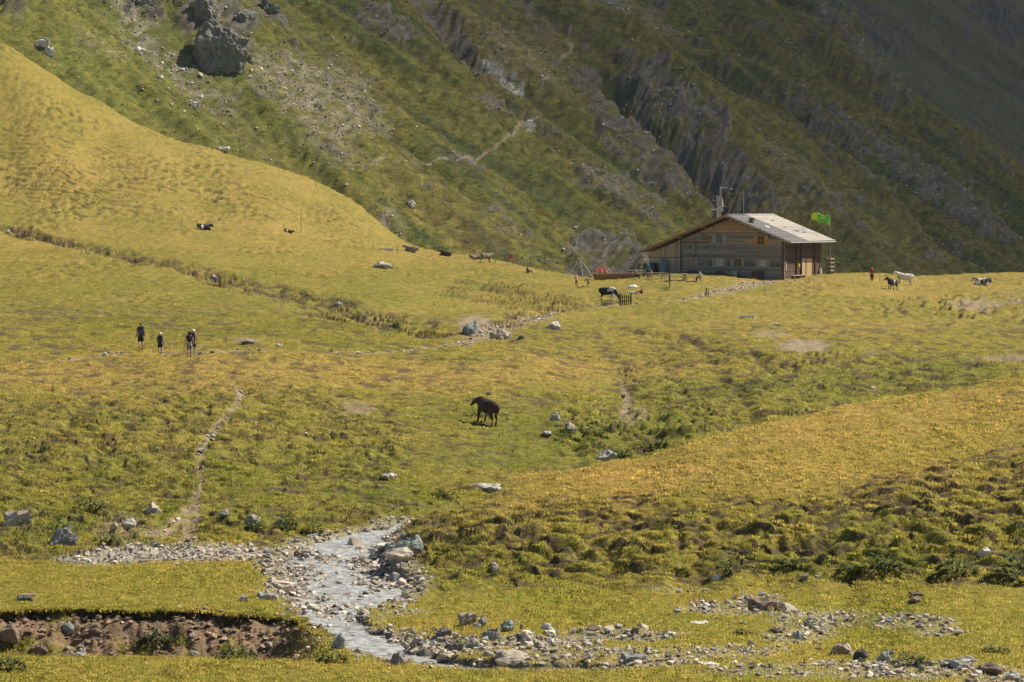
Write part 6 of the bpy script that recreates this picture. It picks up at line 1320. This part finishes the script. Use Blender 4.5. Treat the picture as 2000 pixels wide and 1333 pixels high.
# ------------------------------------------------------------------ leafy plants at the foot of the mound and by the water
LEAFM = [mat('dock_leaf_bright', (.10, .135, .022), .6, .3, 6, vary=.2), mat('dock_leaf_dark', (.055, .085, .018), .6, .3, 6, vary=.2)]
def leafy(px, py, wpx, hpx, label, seed, m, y0=80, n=150):
    p = hit(px, py, y0); k = p.y / FPX; W_, H_ = wpx * k / 2, hpx * k; r = random.Random(seed)
    t_ = tag(empty('leafy_plant', p, 0), label, 'plant', 'broad leaved plants'); V, F = [], []; st = MB()
    for s in range(7): a = r.uniform(0, 6.28); st.tube((0, 0, -.1), (math.cos(a) * W_ * .6, math.sin(a) * W_ * .35, H_ * r.uniform(.5, .9)), .012, .006, 5, False)
    st.build('stem', LEAFM[1], t_)
    for q in range(n):
        a = r.uniform(0, 6.28); u = math.sqrt(r.random()); x, y = math.cos(a) * u * W_, math.sin(a) * u * W_ * .6; top = H_ * (1 - .75 * u * u) * r.uniform(.35, 1.0)
        L_ = r.uniform(.10, .24) * (.6 + H_); w_ = L_ * r.uniform(.3, .5); d = Vector((math.cos(a + r.uniform(-.8, .8)), math.sin(a + r.uniform(-.8, .8)), r.uniform(-.2, .7))).normalized(); sx = d.cross(Vector((0, 0, 1))).normalized() * w_ / 2
        b0 = Vector((x, y, top)); i = len(V); V += [tuple(b0), tuple(b0 + d * L_ * .45 + sx), tuple(b0 + d * L_ + Vector((0, 0, -.03))), tuple(b0 + d * L_ * .45 - sx)]; F += [(i, i + 1, i + 2), (i, i + 2, i + 3)]
    me = bpy.data.meshes.new('foliage'); me.from_pydata(V, [], F); link('foliage', me, m, t_)
for i, (px, py, w_, h_, lb) in enumerate(((1545,1118,60,30,'low leafy bush at the middle of the mound foot'),(1722,1122,90,42,'wide leafy bush at the mound foot under a worn gap'),(1660,1122,40,26,'small leafy clump beside the wide bush at the mound foot'),(1868,1122,80,36,'leafy bush beside the pale stone at the mound foot'),(1975,1136,70,60,'dark leafy thicket where the side channel meets the mound'),
        (1420,1117,40,26,'pale stalky plant clump at the mound foot'),(1330,1124,34,20,'low dark clump at the stream end of the mound foot'),(1780,1300,70,24,'bright green grassy clump in the stony strip'),(1945,1276,50,18,'dark green weed patch on the level grass'),(1450,1241,30,12,'small green weed patch on the stony flat'),
        (175,1000,60,34,'lush weed clump on the bank above the gravel'),(120,1050,70,34,'lush weeds around the leaning slab'),(210,1060,50,24,'green weeds at the edge of the dry gravel'),(560,1040,50,34,'dark leafy clump on the bank above the stream'),(500,1040,40,26,'leafy weeds beside the thin slab above the stream'),(610,1045,40,26,'leafy clump overhanging the upper stream'),
        (305,1262,60,40,'green tuft hanging on the eroded bank'),(460,1285,60,26,'green weeds at the foot of the eroded bank'),(650,1296,50,26,'weeds between the eroded bank and the lower stream'),(20,1310,60,30,'dark weeds at the foot of the brown earth block'),
        (1165,850,60,26,'lush weeds around the grey boulder below the brown cow'),(1100,855,50,20,'lush weeds beside the white stone below the brown cow'),(1215,900,50,26,'dark weeds beside the arched slab'),(1270,880,60,26,'dark weeds overhanging the hidden creek'),(930,815,50,18,'lush weeds in front of the brown cow'),(1300,568,26,9,'nettle patch around the thick dark post'))):
    leafy(px, py, w_, h_, lb, 50 + i, LEAFM[i % 3 == 1], y0=84 if py > 900 else 135, n=int(90 + w_ * 1.6))
print('done', round(time.time() - T0, 1))
# ------------------------------------------------------------------ the air of the valley
lo_ = min(ZM.min(), Z2.min(), ZG.min()) - 2; hi_ = max(ZM.max(), Z2.max()) + 4
x0_ = min(XM.min(), X2.min(), XG.min()) - 10; x1_ = max(XM.max(), X2.max(), XG.max()) + 10; y1_ = max(YM.max(), Y2.max()) + 10
mh = bpy.data.materials.new('valley_air'); t, N, L = nodes(mh); out = N.new('ShaderNodeOutputMaterial'); pv = N.new('ShaderNodeVolumePrincipled')
pv.inputs['Color'].default_value = (.72, .82, .95, 1); pv.inputs['Density'].default_value = .00004; pv.inputs['Anisotropy'].default_value = .2; L.new(pv.outputs[0], out.inputs['Volume'])
hz_ = MB().box(float(x0_), float(x1_), -20.0, float(y1_), float(lo_), float(hi_)).build('haze', mh); hz_['kind'] = 'stuff'; hz_['label'] = 'thin pale air haze filling the valley'
